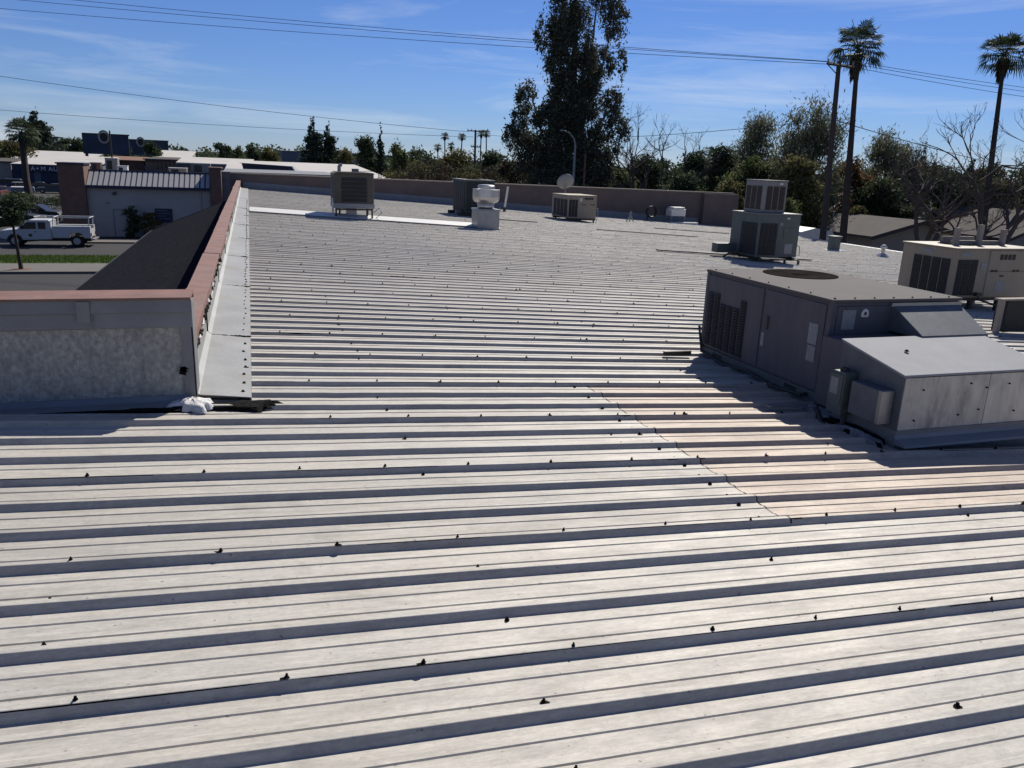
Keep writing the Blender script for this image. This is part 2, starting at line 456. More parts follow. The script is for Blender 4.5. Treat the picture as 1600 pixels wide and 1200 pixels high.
EDGE = 28.4
def rib_h(y): return float(np.interp(y, (5.5, 6.5, 10, 20, 43), (RIB, .029, .0205, .0165, .0135)))
rows = []
for k in range(-8, 44):
    y = ROW0 + PITCH * k
    rows.append(y)
    if k in (0, 1):
        lay(sheet_new, -9, 2.66, y, 0.0022); lay(sheet_old, 2.57, 12.2, y); lay(sheet_new, 12.1, EDGE, y, 0.0022)
    elif k == 2:
        lay(sheet_half, -9, -0.40, y, 0.0012); lay(sheet_new, -0.42, 2.66, y, 0.0022)
        lay(sheet_old, 2.57, 12.2, y); lay(sheet_new, 12.1, EDGE, y, 0.0022)
    else:
        x0 = -9 if k < 2 else -0.30
        s = 10.5 + ((k * 37) % 7) * 0.05 if k > 0 else 9.0
        sm = sheet_new
        if y > 5.9:                     # far ribs shaped shallower so less shade shows and the roof reads lighter
            sm = sheet_mesh('roof_sheet', True, rib_h(y)); sm.materials.append(M['sheet'])
        lay(sm, x0, s + 0.1, y, 0.0022)
        lay(sm, s, 19.6, y); lay(sm, 19.5, EDGE, y, 0.0022)

# screws: dark washers and hex heads, one joined part, too small to pick apart
def screw(mb, x, y, z, s=1.0, dab=False):
    mb.lathe([(0.0135 * s, 0.0), (0.0135 * s, 0.004), (0.008 * s, 0.0045), (0.0075 * s, 0.013), (0.003 * s, 0.0145)], 6, (x, y, z))
    if dab:
        a = rng.uniform(0, 6.28); n = 7
        pts = [(x + 0.012 * math.cos(a) + math.cos(t * 6.283 / n) * rng.uniform(.010, .024), y - 0.006 + math.sin(t * 6.283 / n) * rng.uniform(.006, .016), z + 0.0012) for t in range(n)]
        mb.add(pts, [tuple(range(n))])

mb = MB()
for y in rows:
    if y < -0.5: continue
    x = -8.7 + rng.uniform(0, .5)
    x_lo = -8.8 if y < 5.0 else 0.05
    while x < EDGE - 0.3:
        if x > x_lo and not (4.4 < x < 5.9 and 4.2 < y < 7.3):
            screw(mb, x, y - 0.004 + rng.uniform(-.006, .006), rib_h(y) + 0.005, rng.uniform(.5, .75), rng.random() < .18)
            if rng.random() < .05:
                screw(mb, x + rng.uniform(.04, .09), y + rng.uniform(-.01, .006), rib_h(y) + 0.005, 1, True)
        x += rng.uniform(.46, .56) if y > 2.5 else rng.uniform(.42, .62)
for x0, p in ((-5.6, .5), (-2.45, .3), (-0.75, .35), (0.85, .4), (2.3, .35), (3.9, .4), (5.6, .35), (7.2, .3), (9.0, .35)):
    for y in rows:
        if y < -0.5 or y > 24 or (y > 5 and x0 < 0): continue
        for b in (0.06, 0.245, 0.365, 0.55, 0.67, 0.855):
            if rng.random() < p * .45:
                screw(mb, x0 + rng.uniform(-.03, .03), y + b + rng.uniform(-.012, .012), 0.004, rng.uniform(.5, .8), rng.random() < .25)
for y in rows[8:11]:            # doubled screws beside the end lap
    for b in (0.06, 0.15, 0.245, 0.365, 0.46, 0.55, 0.67, 0.76, 0.855):
        if b in (0.06, 0.365, 0.67) or b in (0.245, 0.55, 0.855):
            screw(mb, 2.52 + rng.uniform(-.012, .012), y + b, 0.006, 1.0, rng.random() < .4)
o = part('roof_screws', mb, M['mastic'], roof); o['kind'] = 'stuff'

# thin dark strips paint the lap gap shade, in runs; wider smears are sealant
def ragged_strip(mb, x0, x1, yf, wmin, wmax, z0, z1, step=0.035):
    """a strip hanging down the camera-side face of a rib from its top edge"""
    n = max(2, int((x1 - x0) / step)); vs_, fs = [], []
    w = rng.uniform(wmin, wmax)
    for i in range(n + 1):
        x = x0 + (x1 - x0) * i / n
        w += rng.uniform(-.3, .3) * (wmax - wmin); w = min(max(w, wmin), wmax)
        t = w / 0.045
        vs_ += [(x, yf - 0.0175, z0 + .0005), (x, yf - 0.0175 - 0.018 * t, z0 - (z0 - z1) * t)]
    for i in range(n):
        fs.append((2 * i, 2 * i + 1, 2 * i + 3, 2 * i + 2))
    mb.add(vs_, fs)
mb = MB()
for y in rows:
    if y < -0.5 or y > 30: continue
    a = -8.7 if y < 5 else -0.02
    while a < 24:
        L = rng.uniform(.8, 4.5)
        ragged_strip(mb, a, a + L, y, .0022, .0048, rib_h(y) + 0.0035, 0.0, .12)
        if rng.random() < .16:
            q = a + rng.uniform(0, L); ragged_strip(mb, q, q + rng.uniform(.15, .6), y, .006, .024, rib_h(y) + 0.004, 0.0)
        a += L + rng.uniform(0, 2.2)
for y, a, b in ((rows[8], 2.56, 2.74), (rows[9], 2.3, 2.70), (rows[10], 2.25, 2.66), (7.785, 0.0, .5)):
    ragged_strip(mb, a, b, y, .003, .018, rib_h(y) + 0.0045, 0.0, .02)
o = part('lap_shade_and_sealant', mb, M['mastic'], roof); o['kind'] = 'stuff'

# dark line where the upper sheets end over the older tan ones
mb = MB()
for y in rows[8:11]:
    prof = sheet_profile()
    for (y0, z0), (y1, z1) in zip(prof, prof[1:]):
        j = rng.uniform(-.002, .004)
        mb.add([(2.655, y + y0, z0 + .0028), (2.668 + j, y + y0, z0 + .0012), (2.668 + j, y + y1, z1 + .0012), (2.655, y + y1, z1 + .0028)], [(0, 1, 2, 3)])
o = part('end_lap_edge', mb, M['mastic'], roof); o['kind'] = 'stuff'

def blob(cx, cy, rx, ry, hgt, seed, z0, rings=7, n=40, rough=.25, tail=0.0):
    r = random.Random(seed); mb = MB(); vs_ = [(cx, cy, z0 + hgt)]
    edge = [1 + rough * (0.6 * math.sin(3 * a + seed) + 0.5 * math.sin(7 * a + 2 * seed) + r.uniform(-.5, .5)) for a in [2 * math.pi * k / n for k in range(n)]]
    for i in range(1, rings + 1):
        t = i / rings
        for k in range(n):
            a = 2 * math.pi * k / n
            e = 1 + (edge[k] - 1) * t
            z = z0 + hgt * (1 - t ** 1.6) * (1 + r.uniform(-.45, .45))
            if i == rings: z = z0 - 0.035
            vs_.append((cx + rx * t * e * math.cos(a), cy + ry * t * e * math.sin(a), z))
    fs = [(0, 1 + k, 1 + (k + 1) % n) for k in range(n)]
    for i in range(rings - 1):
        for k in range(n):
            a, b = 1 + i * n + k, 1 + i * n + (k + 1) % n
            fs.append((a, a + n, b + n, b))
    return mb.add(vs_, fs)

# ------------------------------------------------------------------ building under the roof
mb = MB()
def slab(x0, x1, y0, y1, zb, drop):
    mb.hexa([(x0, y0, zb), (x1, y0, zb), (x1, y1, zb), (x0, y1, zb), (x0, y0, roof_z(x0) - drop), (x1, y0, roof_z(x1) - drop), (x1, y1, roof_z(x1) - drop), (x0, y1, roof_z(x0) - drop)])
slab(-0.58, 28.2, 5.47, 43.78, GROUND, 0.03)
bld = thing('store_building', 'long store building carrying the ribbed metal roof', 'building')
part('wall', mb, M['beige_wall'], bld)
mb = MB(); slab(-8.9, 28.2, -4.0, 5.465, GROUND, 0.031)
part('wall', mb, M['beige_wall'], bld)
mb = MB()
mb.hexa([(28.2, -4, -1.75), (28.5, -4, -1.75), (28.5, 43.2, -1.75), (28.2, 43.2, -1.75), (28.2, -4, -1.47), (28.5, -4, -1.47), (28.5, 43.2, -1.47), (28.2, 43.2, -1.47)])
part('eave_gutter', mb, M['galv'], bld)

# shingled skirt roof on the street side
ex0, ez0, ex1, ez1 = -3.9, -1.52, -0.58, -0.10
skirt = thing('shingle_roof', 'black shingled lean-to roof sloping down beside the red parapet coping', 'roof')
Y0s, Y1s = 5.75, 36.2
mb = MB().hexa([(ex0, Y0s, ez0 - .16), (ex1, Y0s, ez1 - .16), (ex1, Y1s, ez1 - .16), (ex0, Y1s, ez0 - .16), (ex0, Y0s, ez0), (ex1, Y0s, ez1), (ex1, Y1s, ez1), (ex0, Y1s, ez0)])
part('deck', mb, M['shingle'], skirt)
L = math.hypot(ex1 - ex0, ez1 - ez0); ang = math.atan2(ez1 - ez0, ex1 - ex0)
course = []
ncourse = 24
cm = MB().hexa([(0, 0, .004), (L / ncourse + .03, 0, .001), (L / ncourse + .03, 1, .001), (0, 1, .004), (0, 0, .040), (L / ncourse + .03, 0, .006), (L / ncourse + .03, 1, .006), (0, 1, .040)]).mesh('shingle_course')
cm.materials.append(M['shingle'])
for i in range(ncourse):
    t = i / ncourse
    o = link('shingle_course', cm, skirt)
    o.location = (ex0 + (ex1 - ex0) * t, Y0s, ez0 + (ez1 - ez0) * t)
    o.rotation_euler = (0, -ang, 0); o.scale = (1, Y1s - Y0s, 1)
mb = MB().box(ex0 - .06, ex0 + .02, Y0s, Y1s + .05, ez0 - .24, ez0 + .03)
part('fascia', mb, M['black'], skirt)
mb = MB().hexa([(ex0 - .05, Y1s, ez0 - .2), (ex1, Y1s, ez1 - .2), (ex1, Y1s + .08, ez1 - .2), (ex0 - .05, Y1s + .08, ez0 - .2), (ex0 - .05, Y1s, ez0 + .045), (ex1, Y1s, ez1 + .045), (ex1, Y1s + .08, ez1 + .045), (ex0 - .05, Y1s + .08, ez0 + .045)])
part('rake_trim', mb, M['black'], skirt)
mb = MB().box(ex0 + .35, -0.6, Y0s, Y1s - .2, GROUND, ez0 - .22)
part('wall', mb, M['beige_wall'], skirt)

# ------------------------------------------------------------------ side parapet with red coping and flashing
par = thing('side_parapet', 'low parapet with red metal coping and pale flashing beside the ribbed roof', 'parapet')
part('wall', MB().box(-0.575, -0.435, 5.72, 43.45, -0.3, 0.36), M['black'], par)  # black puts the shadow line below the coping into the wall colour
ys = [5.72, 7.9, 10.9, 14.0, 17.05, 20.1, 23.15, 26.2, 29.25, 32.3, 35.35, 38.4, 43.45]
for i, (a, b) in enumerate(zip(ys, ys[1:])):
    j = rng.uniform(-.008, .008); z = 0.43 + rng.uniform(-.006, .006)
    mbx = MB()
    n = 8
    # top sheet with a wavy inner drip edge
    poly = [(-0.60 + j, .30), (-0.60 + j, z), (-0.405 + j, z - .012), (-0.402 + j, .335), (-0.412 + j, .335), (-0.415 + j, z - .03), (-0.590 + j, z - .02), (-0.590 + j, .30)]
    mbx.prism(poly, 1, a + .004, b - .004)
    part('coping', mbx, M['red_cap'], par)
# crusted sealant along the inner edge of the coping
mb = MB(); mw = MB()
y = 5.75
while y < 20:
    L = rng.uniform(.06, .22)
    r = rng.uniform(.006, .014) * (1 if y < 11 else .6)
    tgt = mb if rng.random() < .72 else mw
    if rng.random() < (.9 if y < 9 else .45):
        p0 = Vector((-0.398, y, .345 + rng.uniform(-.02, .03)))
        tgt.tube([p0, p0 + Vector((rng.uniform(-.002, .006), L * .4, rng.uniform(-.03, .03))), p0 + Vector((0, L, rng.uniform(-.02, .02)))], [r * .5, r, r * .5], 6)
    y += L * rng.uniform(.55, 1.1)
o = part('edge_sealant', mb, M['mastic'], par); o['kind'] = 'stuff'
o = part('edge_cement', mw, M['white_mastic'], par); o['kind'] = 'stuff'
fy = [5.49, 7.45, 10.45, 13.62, 16.72, 20.05, 23.2, 26.4, 29.5, 32.6, 35.7, 38.8, 43.44]
for i, (a, b) in enumerate(zip(fy, fy[1:])):
    d = 0.004 * (i % 2)
    zr = 0.022
    poly = [(-0.430, .36), (-0.424 + d, .36), (-0.422 + d, .095 + zr), (-0.385, .062 + zr + d), (-0.055, .046 + d), (-0.050, .012), (-0.055, .012), (-0.062, .041 + d), (-0.39, .056 + zr + d), (-0.430, .088 + zr)]
    part('flashing', MB().prism(poly, 1, a, b + (.03 if i % 2 else 0.0)), M['flashing'], par)
mb = MB()
y = 5.62
while y < 32:
    screw(mb, -0.105 + rng.uniform(-.012, .012), y, 0.051, 1.0, rng.random() < .5)
    y += rng.uniform(.2, .3)
o = part('flashing_screws', mb, M['mastic'], par); o['kind'] = 'stuff'
mb = MB()
for yy in fy[1:8]:
    for q in range(10):
        x = -0.40 + q * 0.035
        if rng.random() < .8:
            mb.tube([(x, yy + rng.uniform(-.006, .006), .058 + (0.022 * (9 - q) / 9)), (x + .04, yy + rng.uniform(-.006, .006), .056 + (0.022 * (8 - q) / 9))], rng.uniform(.003, .010), 5)
    mb.tube([(-0.417, yy, .09), (-0.417, yy + .004, .35)], .006, 5)
o = part('joint_sealant', mb, M['mastic'], par); o['kind'] = 'stuff'

# ------------------------------------------------------------------ end wall facing the camera
ew = thing('end_wall', 'mottled grey end wall with thin red coping above the roof ribs', 'wall')
part('wall', MB().box(-9, -0.405, 5.466, 5.70, -0.05, 0.70), M['endwall'], ew)
part('counter_flashing', MB().prism([(5.446, .555), (5.438, .56), (5.452, .725), (5.466, .725), (5.466, .555)], 0, -9, -0.397), M['endflash'], ew)
part('counter_flashing', MB().prism([(5.436, .655), (5.428, .66), (5.440, .738), (5.452, .738), (5.452, .655)], 0, -9, -0.392), M['endflash'], ew)
xs = [-9, -6.1, -3.05, -0.392]
for a, b in zip(xs, xs[1:]):
    part('coping', MB().prism([(5.42, .742), (5.42, .756), (5.72, .762), (5.72, .71), (5.71, .71), (5.71, .742)], 0, a + .003, b - .003), M['red_cap'], ew)
part('lap_joint', MB().box(-1.06, -.985, 5.424, 5.4275, .60, .735).box(-.98, -.974, 5.43, 5.4345, .565, .655), M['endflash'], ew)
part('corner_trim', MB().box(-0.47, -0.398, 5.455, 5.466, 0.02, .56).box(-0.405, -0.394, 5.455, 5.72, .02, .70), M['endflash'], ew)
part('base_flashing', MB().prism([(5.33, .045), (5.33, .052), (5.43, .062), (5.455, .095), (5.466, .095), (5.466, .02)], 0, -9, -0.44), M['bluegrey_flash'], ew)
mb = MB()
x = -9
while x < -0.5:
    L = rng.uniform(.1, .3)
    mb.tube([(x, 5.325, .045 + rng.uniform(-.004, .006)), (x + L * .5, 5.315 + rng.uniform(-.012, .01), .042), (x + L, 5.325, .045)], [.010, rng.uniform(.012, .024), .010], 6)
    x += L * .8
for q in range(3):
    mb.add([(-0.50 + q * .02, 5.453, .24 + q * .015), (-0.455 + q * .012, 5.453, .23 + q * .02), (-0.46, 5.453, .29), (-0.49, 5.453, .285)], [(0, 1, 2, 3)])
o = part('base_sealant', mb, M['mastic'], ew); o['kind'] = 'stuff'
b = part('cement_patch', blob(-0.43, 5.36, .13, .10, .03, 11, .065, rough=.45), M['white_mastic'], None, smooth=True)
tag(b, 'lumpy white roof cement patch at the foot of the end wall corner', 'sealant')
b = part('mastic_patch', blob(-0.15, 5.36, .26, .085, .004, 5, .041, n=64, rough=.4), M['mastic'], None, smooth=True)
tag(b, 'black mastic patch spread on the ribs below the flashing end', 'sealant')

# ------------------------------------------------------------------ back wall
bw = thing('back_wall', 'long brown stucco parapet wall across the far end of the roof', 'wall')
mb = MB().hexa([(-0.9, 43.5, -1.7), (28.6, 43.5, -1.7), (28.6, 43.82, -1.7), (-0.9, 43.82, -1.7), (-0.9, 43.5, .74), (28.6, 43.5, .50), (28.6, 43.82, .50), (-0.9, 43.82, .74)])
part('wall', mb, M['brownwall'], bw)
part('pilaster', MB().box(26.3, 28.7, 43.15, 43.49, -1.7, .49), M['brownwall'], bw)
for i in range(10):
    a, b_ = -0.9 + 2.95 * i, -0.9 + 2.95 * (i + 1)
    za, zb = .74 - .24 * i / 10, .74 - .24 * (i + 1) / 10
    part('coping', MB().hexa([(a + .01, 43.44, za + .003), (b_ - .01, 43.44, zb + .003), (b_ - .01, 43.88, zb + .003), (a + .01, 43.88, za + .003), (a + .01, 43.44, za + .06), (b_ - .01, 43.44, zb + .06), (b_ - .01, 43.88, zb + .06), (a + .01, 43.88, za + .06)]), M['beige_wall'], bw)
part('base_flashing', MB().hexa([(-0.3, 43.44, -.02), (26.2, 43.44, -1.41), (26.2, 43.495, -1.41), (-0.3, 43.495, -.02), (-0.3, 43.47, .36), (26.2, 43.47, -1.0), (26.2, 43.495, -1.0), (-0.3, 43.495, .36)]), M['bluegrey_flash'], bw)

# white coated strip between the cooler and the flashing
o = part('white_ridge_strip', MB().prism([(25.45, .035), (25.45, .05), (26.05, .135), (26.2, .05), (26.2, .035)], 0, -0.03, 7.9), M['white'], None)
o.rotation_euler = (0, math.atan(SLOPE), 0)
tag(o, 'bright white coated strip running along the ribs to the exhaust fan', 'flashing')

# low dark ridge flashings in the far sheets
for i, (x0, x1, y) in enumerate(((11.2, 16.6, 20.6), (13.0, 17.5, 28.9), (9.0, 11.2, 31.0), (18, 22, 33.5))):
    o = part('seam_cover', MB().prism([(y, .03), (y, .065), (y + .02, .07), (y + .12, .07), (y + .14, .03)], 0, x0, x1), M['dark_flash'], roof)

# a bit of orange wire on the sheets
o = part('wire_scrap', MB().tube([(-1.03, 2.63, .062), (-0.99, 2.645, .064), (-0.95, 2.68, .063), (-0.935, 2.69, .060)], .003, 6), mat('orange_plastic', (0.55, 0.16, 0.04), .5), None)
p = (-0.62, 2.77, 0.03)
o.location = (p[0] + 0.98, p[1] - 2.655, -0.051)
tag(o, 'short bent orange wire scrap lying on the bare roof sheets', 'wire')

# ================================================================== roof-top units
def grille(parent, face, a0, a1, z0, z1, off, slat=0.045, dark='dark', frame=None, bars='steel'):
    """recessed dark louvre bank on a face: 'x' = face at x=off spanning y, 'y' = face at y=off spanning x"""
    mb = MB(); t = 0.006
    if face == 'y': mb.box(a0, a1, off - t, off + .01, z0, z1)
    else: mb.box(off - t, off + .01, a0, a1, z0, z1)
    g = part('grille', mb, M[dark], parent)
    mb = MB(); z = z0 + slat * .5
    while z < z1 - slat * .3:
        if face == 'y': mb.hexa([(a0 + .003, off - t - .014, z - .004), (a1 - .003, off - t - .014, z - .004), (a1 - .003, off - t - .001, z + .006), (a0 + .003, off - t - .001, z + .006), (a0 + .003, off - t - .014, z), (a1 - .003, off - t - .014, z), (a1 - .003, off - t - .001, z + .010), (a0 + .003, off - t - .001, z + .010)])
        else: mb.hexa([(off - t - .014, a0 + .003, z - .004), (off - t - .001, a0 + .003, z + .006), (off - t - .001, a1 - .003, z + .006), (off - t - .014, a1 - .003, z - .004), (off - t - .014, a0 + .003, z), (off - t - .001, a0 + .003, z + .010), (off - t - .001, a1 - .003, z + .010), (off - t - .014, a1 - .003, z)])
        z += slat
    s = part('slats', mb, M[bars], g); s['kind'] = 'stuff'
    return g

def plate(parent, face, a0, a1, z0, z1, off, material='plate', name='label_plate', t=.004):
    if face == 'y': mb = MB().box(a0, a1, off - t, off + .002, z0, z1)
    else: mb = MB().box(off - t, off + .002, a0, a1, z0, z1)
    return part(name, mb, M[material], parent)

def fan_guard(parent, x, y, z, r):
    part('fan_opening', MB().lathe([(r, -.002), (r, .006), (r * .97, .007), (r * .95, .003), (r * .3, .003), (0.01, .003)], 32, (x, y, z)), M['fan_dark'], parent)
    part('fan_hub', MB().lathe([(r * .22, .003), (r * .22, .008), (r * .1, .010)], 16, (x, y, z)), M['fan_dark'], parent)

# ------------------------------------------------------------------ large taupe package unit
bx, by = 4.53, 5.29
bu = thing('rooftop_unit', 'large grey-taupe packaged air conditioner with round fan opening in its lid', 'air conditioner', (bx, by, roof_z(bx)))
zr = -roof_z(bx)                       # local z of world z = 0
W, Dp, zb, zt = 1.33, 1.90, zr - .12, zr + .665
part('curb', MB().box(.03, W - .03, .03, Dp - .03, -.10, zb - .075), M['bluegrey_flash'], bu)
part('base_rail', MB().box(-.012, W, -.012, Dp + .01, zb - .075, zb), M['unit_green'], bu, .006)
part('cabinet', MB().box(0, W, 0, Dp, zb, zt), M['unit_brown'], bu, .008)
lid = part('lid', MB().box(-.022, W + .022, -.022, Dp + .022, zt, zt + .028), M['unit_brown_top'], bu, .008)
fan_guard(bu, .80, 1.48, zt + .028, .37)
mb = MB()
for q in range(7):
    screw(mb, .03 + q * .2, .02, zt + .028, .8); screw(mb, .03, .03 + q * .3, zt + .028, .8)
o = part('lid_screws', mb, M['steel'], bu); o['kind'] = 'stuff'
# left side: access panel and coil slots
part('side_panel', MB().box(-.010, .0, .06, .89, zb + .02, zt - .025), M['unit_brown'], bu, .004)
part('side_panel', MB().box(-.010, .0, .925, Dp - .01, zb + .02, zt - .025), M['unit_brown'], bu, .004)
for i in range(6):
    y0 = 1.17 + i * .116
    top = (zt - .19) if i in (0, 4, 5) else zt - .28
    grille(bu, 'x', y0, y0 + .085, zb + .035, top, -.012, .026)
plate(bu, 'x', .84, .885, zb + .23, zb + .36, -.012)
plate(bu, 'x', .12, .235, zb + .40, zb + .58, -.012)
plate(bu, 'x', .12, .225, zb + .25, zb + .385, -.012)
part('corner_post', MB().box(-.016, .035, -.016, .035, zb, zt), M['unit_brown'], bu)
part('corner_post', MB().box(-.016, .02, Dp - .03, Dp + .012, zb, zt), M['unit_brown'], bu)
part('lift_slot', MB().box(-.016, -.012, .30, .46, zb - .055, zb - .02), M['black'], bu)
part('lift_slot', MB().box(-.016, -.012, 1.5, 1.66, zb - .055, zb - .02), M['black'], bu)
part('panel_handle', MB().box(-.03, -.010, .80, .83, zb + .40, zb + .52), M['unit_brown_top'], bu)
# front end above the duct
part('end_panel', MB().box(.045, .62, -.012, 0, zt - .29, zt - .03), M['unit_brown'], bu, .004)
plate(bu, 'y', .10, .23, zt - .225, zt - .06, -.014)
part('round_sticker', MB().prism([(.325 + .038 * math.cos(a * math.pi / 8), zt - .10 + .048 * max(-.45, math.sin(a * math.pi / 8))) for a in range(16)], 1, -.018, -.012), M['white'], bu)
part('emblem', MB().prism([(.325 + .012 * math.cos(a * math.pi / 5), zt - .092 + .016 * math.sin(a * math.pi / 5)) for a in range(10)], 1, -.022, -.018), M['steel'], bu)
part('corner_shade', MB().box(.02, .22, -.006, 0, zb + .02, zt - .30), M['black'], bu)  # black sheet painting the dark shadow at the front corner
hood = part('intake_hood', MB().hexa([(.61, -.37, zr + .42), (1.31, -.37, zr + .42), (1.32, 0, zr + .42), (.60, 0, zr + .42), (.61, -.37, zr + .445), (1.31, -.37, zr + .445), (1.32, 0, zr + .65), (.60, 0, zr + .65)]), M['galv_dark'], bu, .004)
part('hood_flange', MB().box(.58, 1.335, -.03, 0, zt - .035, zt - .005), M['galv'], hood)
mb = MB()
pts = [(-.03, .2, zb - .06), (-.05, .6, zb - .09), (-.035, 1.0, zb - .05), (-.05, 1.4, zb - .085), (-.03, 1.85, zb - .05), (-.02, 1.96, zb + .2)]
part('conduit', MB().tube(pts, .014, 6), M['steel'], bu)
part('drain_stub', MB().tube([(-.09, .15, zb - .05), (.02, .15, zb - .03)], .018, 8), M['steel'], bu)

# galvanised duct transition in front of it
dx, dy = 4.40, 4.30
du = thing('duct_box', 'galvanised sheet metal duct box with sloping lid in front of the taupe unit', 'duct', (dx, dy, roof_z(dx)))
zd = -roof_z(dx)
DW, DD = 1.38, .66
part('casing', MB().hexa([(0, 0, .055), (DW, 0, .055), (DW, DD, .055), (0, DD, .055), (0, 0, zd + .30), (DW, 0, zd + .30), (DW, DD, zd + .42), (0, DD, zd + .42)]), M['galv_dark'], du)
part('front_panel', MB().box(.008, .80, -.008, -.0005, .13, zd + .292), M['galv_stain'], du)
part('front_panel', MB().box(.806, DW - .008, -.008, -.0005, .13, zd + .292), M['galv_stain'], du)
part('lid', MB().hexa([(-.02, -.02, zd + .301), (DW + .02, -.02, zd + .301), (DW + .02, DD + .005, zd + .425), (-.02, DD + .005, zd + .425), (-.02, -.02, zd + .318), (DW + .02, -.02, zd + .318), (DW + .02, DD + .005, zd + .442), (-.02, DD + .005, zd + .442)]), M['galv_top'], du, .004)
part('back_collar', MB().box(.05, DW, DD + .01, DD + .30, .06, zd + .40), M['unit_brown'], du)
part('skirt', MB().box(-.01, DW + .01, -.018, DD, -.12, .13), M['endflash'], du)
mb = MB()
for x, z in ((.18, .43), (.62, .46), (.14, .20), (.55, .22), (.78, .42), (.74, .25), (1.0, .44), (1.1, .22), (1.25, .38)):
    screw(mb, 0, 0, 0, .55)
    n0 = len(mb.v) - 30
    for i in range(n0, len(mb.v)):
        a, b, c = mb.v[i]; mb.v[i] = (x + a, -.009 - c, z + b)
screw(mb, .34, .36, zd + .395, 1.4)
o = part('panel_screws', mb, M['mastic'], du); o['kind'] = 'stuff'
part('control_box', MB().box(-.115, -.006, .10, .38, .16, zd + .18), M['galv_dark'], du, .006)
part('box_edge', MB().box(-.118, -.006, .06, .098, .16, zd + .183), M['galv'], du, .004)
dis = part('disconnect_switch', MB().box(-.13, -.006, .44, .60, .11, zd + .22), M['unit_green'], du, .006)
part('cover', MB().box(-.14, -.13, .45, .59, .20, zd + .20), M['unit_green'], dis)
part('hub', MB().lathe([(.028, 0), (.028, .02), (.02, .026)], 12, (-.07, .52, zd + .22)), M['steel'], dis)
part('label_plate', MB().box(-.143, -.14, .49, .57, .27, .40), M['plate'], dis)
part('conduit', MB().tube([(-.07, .45, .13), (-.10, .43, .04), (-.16, .50, -.02), (-.14, .62, .0), (-.05, .80, .06)], .022, 8), M['steel'], du)
o = part('base_sealant', blob(-.06, .30, .08, .34, .025, 9, .03, rough=.35), M['mastic'], du)
o = part('base_cement', blob(-.11, .22, .04, .22, .022, 3, .035, rough=.45), M['shaded_cement'], du)
o = part('base_cement', blob(-.02, .85, .09, .22, .012, 8, .036, rough=.4), M['shaded_cement'], du)
o = part('base_cement', MB().prism([(-.13, .035), (-.12, .05), (-.03, .07), (-.019, .10), (-.019, .03)], 0, -.02, DW + .1), M['bluegrey_flash'], du)
o = part('flat_sheet_scrap', MB().box(3.95, 4.32, 5.16, 5.24, -.165, -.155), M['galv'], None)
tag(o, 'thin grey metal strip lying in shade beside the taupe unit', 'metal strip')
o = part('metal_block', MB().box(4.02, 4.33, 7.06, 7.10, -.19, -.145), M['steel'], None)  # thin piece of dark metal
tag(o, 'dark metal block lying on the ribs at the taupe unit far corner', 'block')

# ------------------------------------------------------------------ two-piece grey-green unit
gx, gy = 13.49, 19.15
gu = thing('rooftop_unit', 'grey-green packaged unit on a steel frame under a square cooler', 'air conditioner', (gx, gy, roof_z(gx)))
z0, z1 = .14, 1.325
part('cabinet', MB().box(0, 1.36, 0, 1.36, z0, z1), M['unit_green'], gu, .012)
part('lid', MB().box(-.02, 1.38, -.02, 1.38, z1, z1 + .03), M['unit_grey'], gu, .006)
for i in range(4): grille(gu, 'x', .07 + i * .195, .07 + i * .195 + .17, z0 + .06, z1 - .24, -.004, .05)
for i in range(4): grille(gu, 'y', .06 + i * .145, .06 + i * .145 + .125, z0 + .06, z1 - .24, -.004, .05)
part('corner_post', MB().box(-.012, .04, -.012, .04, z0, z1), M['unit_green'], gu)
part('service_panel', MB().box(.84, 1.25, -.014, 0, z0 + .50, z1 - .36), M['unit_green'], gu, .004)
plate(gu, 'y', .92, 1.18, z0 + .10, z0 + .38, -.006)
plate(gu, 'y', .90, 1.0, z1 - .12, z1 - .08, -.006, 'white')
plate(gu, 'y', .70, .78, z1 - .30, z1 - .22, -.006)
for x0 in (0.05, 1.15):
    part('frame_rail', MB().box(x0, x0 + .08, -.12, 1.42, .075, .138), M['steel'], gu)
part('frame_rail', MB().box(-.1, 1.5, .02, .10, .04, .076), M['steel'], gu)
for x in (.95, 1.42): part('leg', MB().box(x, x + .05, -.05, .0, -.12, .05), M['steel'], gu)
part('handrail', MB().tube([(1.38, .2, .18), (1.62, .2, .18), (1.60, .2, .42), (1.38, .2, .50)], .014, 6), M['grey_pole'], gu)
part('pipe', MB().tube([(-.45, .9, .06), (-.42, .6, .22), (-.30, .5, .22), (-.1, .6, .1)], .03, 8), M['steel'], gu)
part('side_duct', MB().box(-.62, 0, 1.0, 1.3, .16, .42), M['unit_green'], gu)
cu = thing('evaporative_cooler', 'pale grey square cooler cabinet sitting on the grey-green packaged unit', 'cooler', (13.60, 19.30, .652))
part('cabinet', MB().box(0, .78, 0, .85, .0, .87), M['unit_grey'], cu, .012)
part('lid', MB().box(-.015, .795, -.015, .865, .87, .895), M['unit_grey'], cu, .006)
for i in range(3): grille(cu, 'x', .06 + i * .26, .06 + i * .26 + .21, .09, .73, -.004, .05, 'rusty_mesh')
for i in range(3): grille(cu, 'y', .12 + i * .21, .12 + i * .21 + .175, .09, .73, -.004, .05, 'rusty_mesh')
plate(cu, 'y', .52, .62, .78, .82, -.004, 'white')

